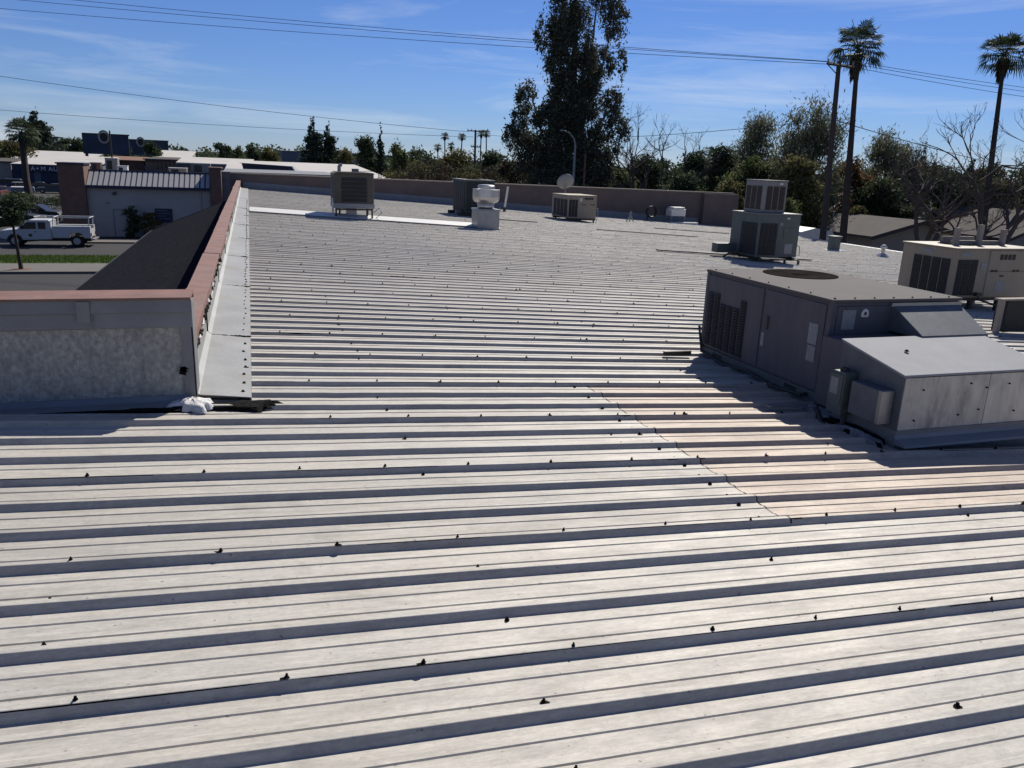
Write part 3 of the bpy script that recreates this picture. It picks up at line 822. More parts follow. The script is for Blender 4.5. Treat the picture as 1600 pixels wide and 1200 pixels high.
# ------------------------------------------------------------------ tan unit on the right
tx, ty = 12.41, 11.43
tu = thing('rooftop_unit', 'wide tan packaged unit with timber posts and rails laid over its lid', 'air conditioner', (tx, ty, roof_z(tx)))
z0, z1 = .22, 1.13
part('cabinet', MB().box(0, 2.05, 0, 1.31, z0, z1), M['unit_tan'], tu, .012)
part('lid', MB().box(-.025, 2.075, -.025, 1.335, z1, z1 + .025), M['unit_tan'], tu, .006)
for i in range(4): grille(tu, 'x', .12 + i * .225, .12 + i * .225 + .195, z0 + .05, z1 - .19, -.004, .04)
for i in range(3): grille(tu, 'y', .06 + i * .165, .06 + i * .165 + .145, z0 + .05, z1 - .19, -.004, .04)
plate(tu, 'x', .55, .80, z1 - .13, z1 - .06, -.004); plate(tu, 'y', .09, .36, z1 - .13, z1 - .06, -.004)
plate(tu, 'y', .62, .76, z1 - .38, z1 - .24, -.004)
part('service_panel', MB().box(.80, 2.03, -.012, 0, z0 + .02, z0 + .50), M['unit_tan'], tu, .004)
part('service_panel', MB().box(.80, 2.03, -.012, 0, z0 + .515, z1 - .02), M['unit_tan'], tu, .004)
for i in range(4): plate(tu, 'y', 1.05 + i * .10, 1.05 + i * .10 + .075, z1 - .19, z1 - .09, -.014, 'dark', 'vent_slot')
for x in (.88, .97, 1.42, 1.52): plate(tu, 'y', x, x + .065, z1 - .42, z1 - .38, -.014, 'dark', 'vent_slot')
plate(tu, 'y', 1.12, 1.22, z0 + .40, z0 + .43, -.014, 'dark', 'handle'); plate(tu, 'y', 1.05, 1.28, z0 + .12, z0 + .31, -.014)
fan_guard(tu, .75, .75, z1 + .025, .34)
for y0 in (.08, 1.15): part('frame_rail', MB().box(-.04, 2.1, y0, y0 + .09, z0 - .07, z0 - .002), M['steel'], tu)
for x in (.1, .62, 1.3, 1.9):
    for y0 in (.085, 1.155): part('leg', MB().box(x, x + .07, y0, y0 + .07, -.14, z0 - .07), M['steel'], tu)
part('gas_pipe', MB().tube([(.62, -.06, z0 + .08), (.62, -.08, z0 - .02), (.85, -.10, z0 - .08), (1.1, -.1, z0 - .15), (1.5, -.15, -.02)], .02, 8), M['steel'], tu)
part('valve', MB().box(.56, .68, -.09, -.01, z0 + .04, z0 + .10), M['steel'], tu)
for x, hh in ((.45, .36), (1.02, .42), (1.62, .34)):
    part('post', MB().box(x, x + .085, .5, .585, z1 + .026, z1 + hh), M['wood_post'], tu)
part('rail', MB().box(.50, 1.66, .60, .68, z1 + .03, z1 + .11), M['wood_post'], tu)
part('rail', MB().box(.60, 1.40, .95, 1.02, z1 + .03, z1 + .16), M['wood_post'], tu)

# ------------------------------------------------------------------ steel frame with black panel at the right edge
fx, fy_ = 10.80, 8.98
fu = thing('equipment_stand', 'tan framed stand with a black side panel past the duct box', 'stand', (fx, fy_, roof_z(fx)))
for x in (0, 1.6):
    part('post', MB().box(x, x + .07, 0, .07, -.12, .53), M['wood_post'], fu)
part('top_frame', MB().box(-.02, 1.69, -.02, .12, .53, .555), M['wood_post'], fu)
part('side_panel', MB().box(.17, 1.6, .03, .24, .03, .529), M['black'], fu)

# ------------------------------------------------------------------ evaporative cooler on legs by the white strip
cx, cy = 2.50, 25.55
ec = thing('evaporative_cooler', 'weathered beige louvred cooler on steel legs above the white strip', 'cooler', (cx, cy, roof_z(cx + .6)))
zo = .16
part('cabinet', MB().box(0, 1.22, 0, 1.15, zo + .32, zo + 1.22), M['cooler'], ec, .02)
part('lid', MB().prism([(-.03, zo + 1.22), (1.25, zo + 1.22), (1.20, zo + 1.27), (.9, zo + 1.285), (.1, zo + 1.28)], 1, -.02, 1.17), M['cooler'], ec)
pan = part('water_pan', MB().box(-.02, 1.24, -.02, 1.17, zo + .18, zo + .33), M['cooler_pan'], ec, .015)
for fc in ('y', 'x'):
    for i in range(6):
        za = zo + .40 + i * .125
        if fc == 'y':
            part('louvre_gap', MB().box(.22, 1.0, -.006, .01, za, za + .098), M['dark'], ec)
            part('louvre', MB().hexa([(.20, -.035, za - .030), (1.02, -.035, za - .030), (1.02, 0, za - .005), (.20, 0, za - .005), (.20, -.035, za - .020), (1.02, -.035, za - .020), (1.02, 0, za + .005), (.20, 0, za + .005)]), M['cooler'], ec)
        else:
            part('louvre_gap', MB().box(-.006, .01, .18, .97, za, za + .098), M['dark'], ec)
            part('louvre', MB().hexa([(-.035, .16, za - .030), (0, .16, za - .005), (0, .99, za - .005), (-.035, .99, za - .030), (-.035, .16, za - .020), (0, .16, za + .005), (0, .99, za + .005), (-.035, .99, za - .020)]), M['cooler'], ec)
for x, y in ((.02, .02), (.16, .3), (1.02, .3), (1.14, .02), (.02, 1.05), (1.14, 1.05)):
    part('leg', MB().box(x, x + .05, y, y + .05, -.13, zo + .18), M['steel'], ec)
part('leg_rail', MB().box(.05, 1.15, .03, .08, zo + .12, zo + .17), M['steel'], ec)
part('duct', MB().prism([(.36, -.12), (.82, -.12), (.72, .12), (.72, zo + .18), (.42, zo + .18), (.42, .12)], 1, .35, .8), M['galv'], ec)
part('vent_pipe', MB().tube([(.22, .6, zo + 1.27), (.22, .6, zo + 1.43), (.25, .58, zo + 1.48), (.30, .56, zo + 1.47)], .055, 10), M['galv'], ec)
part('vent_box', MB().box(.62, .82, .5, .7, zo + 1.28, zo + 1.38), M['unit_grey'], ec)
part('supply_pipe', MB().tube([(-.06, -.02, -.11), (-.065, -.02, .65)], .014, 6), M['pvc'], ec)
part('hose', MB().tube([(1.22, .1, .22), (1.40, .1, .36), (1.48, .1, .22), (1.36, .1, .10), (1.26, .1, .02), (1.22, .15, -.08)], .01, 5), M['wire'], ec)

# ------------------------------------------------------------------ spun aluminium exhaust fan
ef = thing('exhaust_fan', 'silver upblast exhaust fan on a square sheet metal curb', 'exhaust fan', (7.36, 25.45, roof_z(7.36)))
part('curb', MB().box(-.37, .37, -.37, .37, -.06, .62), M['galv'], ef, .01)
part('curb_cap', MB().box(-.40, .40, -.40, .40, .62, .655), M['galv'], ef, .01)
part('neck', MB().lathe([(.25, .655), (.27, .70), (.29, .84)], 24), M['alu'], ef, smooth=True)
part('wind_band', MB().lathe([(.29, .84), (.38, .87), (.43, .94), (.445, 1.03), (.445, 1.27), (.43, 1.275), (.42, 1.26), (.33, 1.25)], 32), M['alu'], ef)
part('motor_cap', MB().lathe([(.27, 1.25), (.285, 1.27), (.285, 1.38), (.25, 1.41), (.08, 1.425)], 24), M['alu'], ef)
part('cable', MB().tube([(.38, -.2, .58), (.46, -.22, .64), (.42, -.1, .72), (.28, -.1, .78)], .012, 5), M['steel'], ef)

# ------------------------------------------------------------------ dark green condenser
du2 = thing('condenser_unit', 'tall dark green condenser behind the silver exhaust fan', 'condenser', (8.45, 32.3, roof_z(8.6)))
part('cabinet', MB().box(0, 1.25, 0, 2.1, .16, 1.46), M['unit_dkgreen'], du2, .015)
part('lid', MB().box(-.02, 1.27, -.02, 2.12, 1.46, 1.50), M['unit_grey'], du2, .006)
for i in range(6): part('louvre_panel', MB().box(-.02, 0, .08 + i * .33, .08 + i * .33 + .29, .22, 1.40), M['dark'], du2)
for i in range(4): part('louvre_panel', MB().box(.06 + i * .29, .06 + i * .29 + .25, -.02, 0, .22, 1.40), M['dark'], du2)
fan_guard(du2, .62, .6, 1.50, .42); fan_guard(du2, .62, 1.5, 1.50, .42)
for y in (.1, 1.9): part('sleeper', MB().box(-.25, 1.45, y, y + .12, -.12, .159), M['steel'], du2)
part('pipe_box', MB().box(-.26, -.03, .4, .7, .0, .22), M['unit_grey'], du2)

# ------------------------------------------------------------------ small far unit with dish
t2 = thing('rooftop_unit', 'small tan packaged unit with slotted service panel beside the satellite dish', 'air conditioner', (14.15, 35.1, roof_z(14.5)))
z0, z1 = .14, 1.18
part('cabinet', MB().box(0, 1.46, 0, 2.1, z0, z1), M['unit_tan'], t2, .015)
part('lid', MB().box(-.02, 1.48, -.02, 2.12, z1, z1 + .03), M['unit_tan'], t2)
for i in range(4): grille(t2, 'x', .10 + i * .46, .10 + i * .46 + .38, z0 + .08, z1 - .18, -.004, .07)
for i in range(3): grille(t2, 'y', .06 + i * .15, .06 + i * .15 + .13, z0 + .08, z1 - .18, -.004, .07)
for i in range(4): plate(t2, 'y', .84 + i * .11, .84 + i * .11 + .085, z1 - .17, z1 - .07, -.008, 'dark', 'vent_slot')
for x in (.70, .82, 1.16, 1.27): plate(t2, 'y', x, x + .07, z1 - .42, z1 - .37, -.008, 'dark', 'vent_slot')
plate(t2, 'y', .60, .70, z1 - .25, z1 - .1, -.006, 'white')
part('frame_rail', MB().box(-.02, 1.5, .1, .2, .06, z0 - .002), M['steel'], t2)
part('frame_rail', MB().box(-.02, 1.5, 1.8, 1.9, .06, z0 - .002), M['steel'], t2)
for x in (.1, .7, 1.38):
    for y in (.12, 1.82): part('leg', MB().box(x, x + .06, y, y + .06, -.14, .06), M['steel'], t2)
part('conduit', MB().tube([(1.47, .1, .6), (1.58, .1, .62), (1.6, .1, .3), (1.52, .1, -.05)], .015, 6), M['grey_pole'], t2)
sd = thing('satellite_dish', 'grey satellite dish on a short mast behind the small tan unit', 'satellite dish', (15.25, 38.3, roof_z(15.25)))
part('mast', MB().tube([(0, 0, -.12), (0, 0, 1.75)], .03, 8), M['grey_pole'], sd)
dish = MB().lathe([(.02, 0), (.2, .02), (.36, .07), (.47, .14), (.475, .15), (.46, .15), (.35, .09), (.2, .035), (.02, .015)], 24)
d = part('reflector', dish, M['grey_pole'], sd, smooth=True)
d.location = (-.05, -.02, 1.72); d.rotation_euler = (R(-50), R(38), 0); d.scale = (.8, 1, 1)
part('feed_arm', MB().tube([(-.05, .1, 1.45), (.3, .35, 1.6), (.34, .38, 1.72)], .018, 6), M['grey_pole'], sd)
part('foot', MB().box(-.25, .25, -.25, .25, -.13, .02), M['steel'], sd)

# ------------------------------------------------------------------ small far items
vp = thing('vent_pipe', 'tall white pipe on a black foot near the silver exhaust fan', 'pipe', (12.55, 39.8, roof_z(12.55)))
part('pipe', MB().tube([(-.02, 0, .22), (.12, 0, 1.28)], .055, 10), M['pvc'], vp)
part('boot', MB().tube([(-.045, 0, -.12), (-.02, 0, .24)], .075, 10), M['steel'], vp)
sp = thing('splash_block', 'small white crate-like pump box on thin legs by the brown wall', 'pump box', (23.6, 42.2, roof_z(24)))
part('body', MB().box(0, .95, 0, .7, .42, .82), M['white'], sp, .02)
part('lid', MB().box(.1, .85, -.02, .72, .82, .94), M['white'], sp, .02)
for x in (.02, .88):
    for y in (.02, .62): part('leg', MB().box(x, x + .04, y, y + .04, -.14, .42), M['grey_pole'], sp)
part('base', MB().box(-.3, 1.55, -.5, -.2, -.14, .10), M['white'], sp)
hs = thing('hose_coil', 'black rubber hose coil standing beside the white pump box', 'hose', (22.25, 42.0, roof_z(22.2)))
part('coil', MB().tube([(.3 * math.cos(a * .4), a * .006, .55 + .3 * math.sin(a * .4)) for a in range(46)], .045, 6), M['black'], hs)
part('stand', MB().tube([(-.25, .1, -.14), (-.3, .1, .6)], .04, 6).box(-.4, -.15, 0, .2, -.14, -.02), M['black'], hs)
tp = thing('pipe_stand', 'small splayed pipe stand on the roof left of the hose coil', 'pipe stand', (19.6, 39.5, roof_z(19.6)))
for i, (ax, ay) in enumerate(((-.3, 0), (.22, -.1), (.1, .25))):
    part('leg', MB().tube([(0, 0, .42), (ax, ay, -.13)], .03, 6), M['grey_pole'], tp)
part('cross_pipe', MB().tube([(-.35, 0, -.08), (0, 0, .3)], .02, 6).tube([(-.05, 0, .42), (.05, 0, .55)], .05, 6), M['grey_pole'], tp)
gv = thing('roof_vent', 'square grey-green vent stack near the right roof edge', 'vent', (22.55, 26.8, roof_z(22.55)))
part('stack', MB().box(-.17, .17, -.17, .17, -.1, .52), M['unit_green'], gv, .01)
part('cap', MB().box(-.21, .21, -.21, .21, .52, .60), M['unit_green'], gv, .01)
part('flashing', blob(0, 0, .42, .36, .03, 2, .03), M['white_mastic'], gv)
rv = thing('roof_vent', 'small bright metal round-capped vent near the right roof edge', 'vent', (23.4, 25.0, roof_z(23.4)))
part('flashing', MB().lathe([(.25, -.02), (.22, .05), (.10, .16)], 14), M['alu'], rv)
part('pipe', MB().tube([(0, 0, .1), (0, 0, .34)], .07, 10), M['alu'], rv)
part('cap', MB().lathe([(.07, .30), (.13, .34), (.13, .40), (.06, .47)], 14), M['alu'], rv)

# ================================================================== ground and street
structure('ground', MB().add([(-2500, -1200, GROUND), (2500, -1200, GROUND), (2500, 4000, GROUND), (-2500, 4000, GROUND)], [(0, 1, 2, 3)]), M['ground'])
def sheet(name, x0, x1, y0, y1, z, m):
    return structure(name, MB().add([(x0, y0, z), (x1, y0, z), (x1, y1, z), (x0, y1, z)], [(0, 1, 2, 3)]), m)
sheet('asphalt_lot', -160, -0.62, -30, 170, GROUND + .004, M['asphalt'])
sheet('asphalt_lot', -0.62, 70, 43.85, 72, GROUND + .005, M['asphalt'])
structure('pavement', MB().box(-120, -4.0, 50.3, 53.9, GROUND - .1, GROUND + .13), M['concrete'])
structure('kerb', MB().box(-120, -4.0, 50.12, 50.295, GROUND - .1, GROUND + .14), M['concrete'])
structure('lawn', MB().box(-120, -4.0, 53.905, 57.9, GROUND - .1, GROUND + .135), M['grass'])
structure('kerb', MB().box(-120, -4.0, 57.905, 58.05, GROUND - .1, GROUND + .12), M['concrete'])
structure('pavement', MB().box(-12.3, -1.0, 66.9, 69.3, GROUND - .1, GROUND + .12), M['concrete'])
nrng = np.random.default_rng(5)

def quads_mesh(name, V, material):
    """V: (n,4,3) array of quads -> mesh"""
    n = len(V)
    me = bpy.data.meshes.new(name)
    me.vertices.add(n * 4); me.loops.add(n * 4); me.polygons.add(n)
    me.vertices.foreach_set('co', V.reshape(-1).astype(np.float32))
    me.loops.foreach_set('vertex_index', np.arange(n * 4, dtype=np.int32))
    me.polygons.foreach_set('loop_start', np.arange(0, n * 4, 4, dtype=np.int32))
    try: me.polygons.foreach_set('loop_total', np.full(n, 4, dtype=np.int32))
    except Exception: pass
    me.update(calc_edges=True); me.validate()
    me.materials.append(material)
    return me

def unit(a): return a / np.maximum(np.linalg.norm(a, axis=1, keepdims=True), 1e-9)

def leaf_quads(P, size, g, aspect=.45, droop=0.0):
    n = len(P)
    d = unit(g.normal(size=(n, 3))); d[:, 2] -= droop; d = unit(d)
    s = unit(np.cross(d, unit(g.normal(size=(n, 3)))))
    L = (size * g.uniform(.6, 1.35, n))[:, None]
    return np.stack([P - d * L * .5, P + s * L * aspect * .5, P + d * L * .5, P - s * L * aspect * .5], 1)

def leaf_cloud(clumps, n, size, seed, sub=14, spread=.26, aspect=.45, droop=0.0, shell=.6):
    """leaves gathered in sub-clumps inside ellipsoids (x, y, z, rx, ry, rz[, weight])"""
    g = np.random.default_rng(seed)
    w = np.array([(c[3] * c[4] * c[5]) ** .67 * (c[6] if len(c) > 6 else 1) for c in clumps]); w = w / w.sum()
    out = []
    for c, wi in zip(clumps, w):
        k = max(3, int(sub * (c[3] * c[4] * c[5]) ** .34 + 3))
        dirs = unit(g.normal(size=(k, 3))) * (shell + (1 - shell) * g.uniform(0, 1, (k, 1))) * g.uniform(.35, 1, (k, 1)) ** .4
        m = max(4, int(n * wi))
        idx = g.integers(0, k, m)
        sig = spread * g.uniform(.6, 1.5, k)[idx][:, None]
        q = dirs[idx] + g.normal(size=(m, 3)) * sig * np.array([1, 1, .8])
        out.append(q * np.array(c[3:6]) + np.array(c[0:3]))
    return leaf_quads(np.concatenate(out), size, g, aspect, droop)

M['euc'] = leaf_mat('eucalyptus_leaf', (0.034, 0.046, 0.034), (0.13, 0.135, 0.09), .22)
M['leaf_dark'] = leaf_mat('dark_leaf', (0.026, 0.042, 0.024), (0.08, 0.105, 0.05), .25)
M['leaf_mid'] = leaf_mat('mid_green_leaf', (0.042, 0.062, 0.026), (0.125, 0.15, 0.055), .3)
M['leaf_olive'] = leaf_mat('olive_leaf', (0.065, 0.068, 0.03), (0.165, 0.15, 0.06), .3)
M['leaf_pale'] = leaf_mat('pale_grey_green_leaf', (0.085, 0.095, 0.06), (0.19, 0.195, 0.12), .35)
M['leaf_rust'] = leaf_mat('autumn_leaf', (0.075, 0.045, 0.02), (0.17, 0.10, 0.04), .25)
M['conifer'] = leaf_mat('conifer_needle', (0.022, 0.036, 0.026), (0.06, 0.08, 0.05), .15)
M['palm_leaf'] = leaf_mat('palm_frond', (0.022, 0.038, 0.018), (0.075, 0.095, 0.045), .15)
M['palm_dead'] = leaf_mat('dead_frond', (0.045, 0.034, 0.024), (0.12, 0.09, 0.06), .1)
M['twig'] = mat('bare_twig', (0.085, 0.068, 0.058), .95)

def branchy(mb, p, d, L, r, depth, g, out, kids=(2, 3), spread=.55, up=.12, nseg=3, shrink=.72, rshrink=.6):
    """recursive tapering limb; collects tips in out"""
    p = Vector(p); d = Vector(d).normalized()
    pts, rad = [p.copy()], [r]
    for i in range(nseg):
        d = (d + Vector((g.gauss(0, .13), g.gauss(0, .13), g.gauss(0, .08) + up * .3))).normalized()
        p = p + d * (L / nseg); pts.append(p.copy()); rad.append(r * (1 - (1 - rshrink) * (i + 1) / nseg))
    mb.tube(pts, rad, 6 if r > .05 else 4, cap=False)
    if depth == 0:
        out.append(p); return
    for _ in range(g.randint(*kids)):
        nd = (d + Vector((g.gauss(0, spread), g.gauss(0, spread), g.gauss(0, spread * .6) + up))).normalized()
        q = pts[-1] if g.random() < .6 else pts[g.randint(1, nseg)]
        branchy(mb, q, nd, L * shrink * g.uniform(.8, 1.2), r * rshrink, depth - 1, g, out, kids, spread, up, nseg, shrink, rshrink)

def tree(name, label, loc, clumps, n, size, leafm, seed, trunk_h, trunk_r, barkm='bark', group=None, sub=14, spread=.26, aspect=.45, droop=0.0, limbs=True, cat='tree', crown_mesh=None, trunk_mesh=None, lean=(0, 0)):
    t = thing(name, label, cat, loc, 0, group)
    if crown_mesh is None:
        crown_mesh = quads_mesh('crown', leaf_cloud(clumps, n, size, seed, sub, spread, aspect, droop), M[leafm])
    link('crown', crown_mesh, t)
    if trunk_mesh is None:
        mb = MB(); g = random.Random(seed)
        top = Vector((lean[0], lean[1], trunk_h))
        mb.tube([(0, 0, -.15), (0.02, 0, trunk_h * .08), top * .5 + Vector((g.uniform(-.1, .1), 0, 0)), top], [trunk_r * 1.35, trunk_r, trunk_r * .8, trunk_r * .5], 10)
        if limbs:
            for c in clumps:
                cc = Vector(c[:3]); s = top * min(.95, max(.3, (cc.z - .35 * (cc.xy.length)) / max(trunk_h, .1) * .8))
                mid = (s + cc) * .5 + Vector((0, 0, -.12 * (cc - s).length * .3))
                mb.tube([s, mid, cc], [trunk_r * .45, trunk_r * .3, trunk_r * .12], 6)
        trunk_mesh = mb.mesh('trunk'); trunk_mesh.materials.append(M[barkm])
    link('trunk', trunk_mesh, t)
    return t

# grass blades on the lawn strip
g = np.random.default_rng(3)
n = 16000
P = np.stack([g.uniform(-22, -6, n), g.uniform(53.95, 57.85, n), np.full(n, GROUND + .135)], 1)
A = g.uniform(0, 6.28, n); s = np.stack([np.cos(A), np.sin(A), np.zeros(n)], 1) * .018
tip = P + np.stack([g.normal(0, .03, n), g.normal(0, .03, n), g.uniform(.05, .13, n)], 1)
M['blade'] = leaf_mat('grass_blade', (0.035, 0.065, 0.012), (0.085, 0.13, 0.028), .3)
o = link('grass', quads_mesh('grass', np.stack([P - s, P + s, tip + s * .2, tip - s * .2], 1), M['blade']))
tag(o, 'strip of mown green grass along the parking lane', 'grass', kind='stuff')

# ================================================================== neighbouring shop with seam roof
NY = 72.5
nb = thing('shop_building', 'off-white stucco shop with brick piers and silver standing seam eave', 'building')
part('wall', MB().box(-12.5, -3.15, NY, 92, GROUND, -1.15), M['stucco_white'], nb)
part('wall', MB().box(-2.2, 8, NY + 1.5, 92, GROUND, .25), M['endflash'], nb)
part('roof', MB().box(-14.2, -2.3, NY + 1.9, 92, -1.1, -.35), M['white_roof'], nb)
part('pier', MB().box(-14.3, -12.45, NY - .5, NY + 2.4, GROUND, .47), M['brick'], nb)
part('pier', MB().box(-3.1, -2.2, NY - .5, NY + 2.4, GROUND, .50), M['brick'], nb)
part('pier_cap', MB().box(-14.4, -12.35, NY - .6, NY + 2.5, .47, .58), M['navy'], nb)
part('pier_cap', MB().box(-3.2, -2.1, NY - .6, NY + 2.5, .50, .60), M['brick'], nb)
part('eave_deck', MB().hexa([(-12.44, NY - .35, -1.27), (-3.11, NY - .35, -1.27), (-3.11, NY + 1.7, -.12), (-12.44, NY + 1.7, -.12), (-12.44, NY - .35, -1.16), (-3.11, NY - .35, -1.16), (-3.11, NY + 1.7, -.02), (-12.44, NY + 1.7, -.02)]), M['navy'], nb)
part('eave_trim', MB().box(-12.44, -3.11, NY - .40, NY - .30, -1.34, -1.10), M['navy'], nb)
part('ridge_trim', MB().box(-12.44, -3.11, NY + 1.65, NY + 1.8, -.15, .08), M['navy'], nb)
sp_w = (12.44 - 3.11) / 23
pm = MB().hexa([(.06, 0, .0), (sp_w - .06, 0, .0), (sp_w - .06, 1.95, 1.09), (.06, 1.95, 1.09), (.06, 0, .05), (sp_w - .06, 0, .05), (sp_w - .06, 1.95, 1.14), (.06, 1.95, 1.14)]).mesh('seam_panel')
pm.materials.append(M['seam_roof'])
for i in range(23):
    o = link('seam_panel', pm, nb); o.location = (-12.44 + i * sp_w, NY - .30, -1.15)
dr = part('door', MB().box(-10.6, -9.72, NY - .03, NY, GROUND, -3.05), M['stucco_white'], nb, .01)
part('door_frame', MB().box(-10.68, -10.61, NY - .05, NY, GROUND, -2.97).box(-9.71, -9.64, NY - .05, NY, GROUND, -2.97).box(-10.61, -9.71, NY - .05, NY, -3.04, -2.97), M['endflash'], dr)
part('handle', MB().box(-9.86, -9.78, NY - .09, NY - .03, -4.2, -4.12), M['steel'], dr)
sg = part('wall_sign', MB().box(-7.52, -6.2, NY - .08, NY - .005, -4.0, -2.86), M['navy'], nb)
for i, (a, b_) in enumerate(((.1, .95), (.15, 1.1), (.1, .8), (.2, 1.2))):
    part('print_line', MB().box(-7.52 + a, -7.52 + b_, NY - .084, NY - .08, -3.06 - i * .22, -2.98 - i * .22), M['bluewall'], sg)
lp = part('wall_lamp', MB().box(-10.55, -10.30, NY - .18, NY, -1.85, -1.62), M['steel'], nb)
part('wall_box', MB().box(-11.1, -10.95, NY - .08, NY, -2.55, -2.42), M['endflash'], nb)
part('downpipe', MB().tube([(-3.9, NY - .06, GROUND), (-3.9, NY - .06, -1.3)], .05, 6), M['stucco_white'], nb)
def roof_box(x0, x1, y0, z0, z1, d, m, label, name='rooftop_unit', cat='air conditioner'):
    t = thing(name, label, cat, ((x0 + x1) / 2, y0, z0))
    w = (x1 - x0) / 2
    part('cabinet', MB().box(-w, w, 0, d, .12, z1 - z0), M[m], t, .03)
    part('lid', MB().box(-w - .03, w + .03, -.03, d + .03, z1 - z0, z1 - z0 + .05), M['white'], t)
    part('grille', MB().box(-w * .7, w * .1, -.02, 0, .3 * (z1 - z0), .85 * (z1 - z0)), M['dark'], t)
    for x in (-w * .9, w * .75): part('leg', MB().box(x, x + .1, .1, d - .1, -.02, .12), M['steel'], t)
    return t
roof_box(-12.9, -12.1, 78, -.35, .55, .8, 'brick', 'small brown box unit on the shop roof by the large brick pier')
roof_box(-11.9, -10.9, 79, -.35, .95, 1.1, 'unit_grey', 'tall grey box unit on the shop roof behind the seam eave')
roof_box(-10.7, -9.9, 77, -.35, .35, .8, 'white', 'low white box unit on the shop roof behind the seam eave')
roof_box(-6.8, -5.3, 79, -.35, .30, 1.2, 'unit_tan', 'low tan box unit on the shop roof behind the seam eave')
roof_box(-5.1, -3.4, 82, -.35, .75, 1.6, 'bluewall', 'wide blue-grey box unit on the shop roof by the narrow pier')
t = thing('satellite_dish', 'round dark dish on the shop roof between box units', 'satellite dish', (-8.3, 79, -.35))
d = part('reflector', MB().lathe([(.02, 0), (.3, .03), (.5, .12), (.5, .14), (.3, .06), (.02, .02)], 20), M['steel'], t); d.location = (0, 0, .55); d.rotation_euler = (R(65), 0, R(20))
part('mast', MB().tube([(0, .05, 0), (0, .05, .55)], .05, 6), M['steel'], t)

# ------------------------------------------------------------------ low buildings of the town, left background
def lowrise(label, x0, x1, yf, yb, zf, zb, wm, rm, fascia=None, wins=0, name='commercial_building', win_z=(-.6, -.2), door=False, fh=.5):
    t = thing(name, label, 'building')
    part('wall', MB().hexa([(x0, yf, GROUND), (x1, yf, GROUND), (x1, yb, GROUND), (x0, yb, GROUND), (x0, yf, zf - .15), (x1, yf, zf - .15), (x1, yb, zb - .15), (x0, yb, zb - .15)]), M[wm], t)
    part('roof', MB().hexa([(x0 - .3, yf - .4, zf - .15), (x1 + .3, yf - .4, zf - .15), (x1 + .3, yb + .3, zb - .15), (x0 - .3, yb + .3, zb - .15), (x0 - .3, yf - .4, zf + .05), (x1 + .3, yf - .4, zf + .05), (x1 + .3, yb + .3, zb + .05), (x0 - .3, yb + .3, zb + .05)]), M[rm], t)
    if fascia: part('fascia', MB().box(x0 - .1, x1 + .1, yf - .5, yf - .41, zf - fh, zf + .06), M[fascia], t)
    for i in range(wins):
        w = (x1 - x0) / wins
        wn_ = part('window', MB().box(x0 + i * w + w * .15, x0 + i * w + w * .85, yf - .06, yf - .01, zf + win_z[0], zf + win_z[1]), M['glass'], t)
        part('frame', MB().box(x0 + i * w + w * .12, x0 + i * w + w * .88, yf - .08, yf - .005, zf + win_z[0] - .12, zf + win_z[0] - .005), M['wood_post'], wn_)
    return t
a, b_ = (-36.53, 152, -1.12), (-24.66, 152, -0.68)
ash = lowrise('slate blue auto shop with navy fascia lettering behind the palm', a[0], b_[0], 152, 178, a[2], a[2] + 1.4, 'bluewall', 'white_roof', 'navy', 0, 'auto_shop', fh=1.1)
for i in range(3):
    x = b_[0] - 12 + i * 4
    part('garage_door', MB().box(x, x + 3, 151.9, 151.99, GROUND, -2.2), M['navy'], ash)
p_ = (-33.9, 151.4, -1.83)
cx_ = p_[0]
for ch in 'A+M AUTO':                    # raised letters on the fascia
    if ch != ' ':
        cu_ = bpy.data.curves.new('letter', 'FONT'); cu_.body = ch; cu_.size = .95; cu_.extrude = .02
        tmp = bpy.data.objects.new('letter_tmp', cu_); COL.objects.link(tmp)
        bpy.context.view_layer.update()
        me = bpy.data.meshes.new_from_object(tmp); bpy.data.objects.remove(tmp)
        o = part('letter', me, M['pvc'], ash); o.location = (cx_, 151.42, a[2] - .92); o.rotation_euler = (R(90), 0, 0)
    cx_ += .40 if ch == ' ' else .72
a, b_ = (-48.66, 200, -0.96), (-34.12, 200, -0.4)
lowrise('long building with white coated roof behind the auto shop', a[0], b_[0], 200, 225, a[2], a[2] + 1.8, 'beige_wall', 'white_roof')
a, b_ = (-26.87, 175, -0.14), (-19.49, 175, 0.14)
lowrise('low brown brick building below the larger billboard', a[0], b_[0], 175, 190, a[2], a[2] + .6, 'brick', 'rust')
a, b_ = (-18.48, 168, 0.33), (-12.68, 168, 0.44)
lowrise('dark building with a row of tall windows right of the brick one', a[0], b_[0], 168, 190, a[2], a[2] + .3, 'brick', 'grey_roof', None, 8, win_z=(-1.9, -.5))
a, b_ = (-23.65, 235, 0.38), (-14.84, 235, 0.56)
lowrise('far white roofed shed behind the smaller billboard', a[0], b_[0], 235, 262, a[2], a[2] + 1.8, 'beige_wall', 'white_roof')
a, b_ = (-11.35, 150, 0.04), (0.78, 150, 0.28)
lowrise('grey building with white eave strip and dark window band', a[0], b_[0], 150, 166, a[2], a[2] + .9, 'bluewall', 'white_roof', None, 5, win_z=(-1.2, -.6))
a, b_ = (-2.37, 92, -0.48), (15.41, 92, -0.1)
big = lowrise('broad low warehouse with bright roof beyond the brown wall', a[0], b_[0], 92, 128, a[2], a[2] + 1.35, 'beige_wall', 'white_roof')
t = thing('roof_monitor', 'dark navy raised roof monitor on the broad warehouse', 'roof monitor', (0, 0, 0))
q0, q1 = (-0.37, 93, -0.43), (5.36, 93, -0.18)
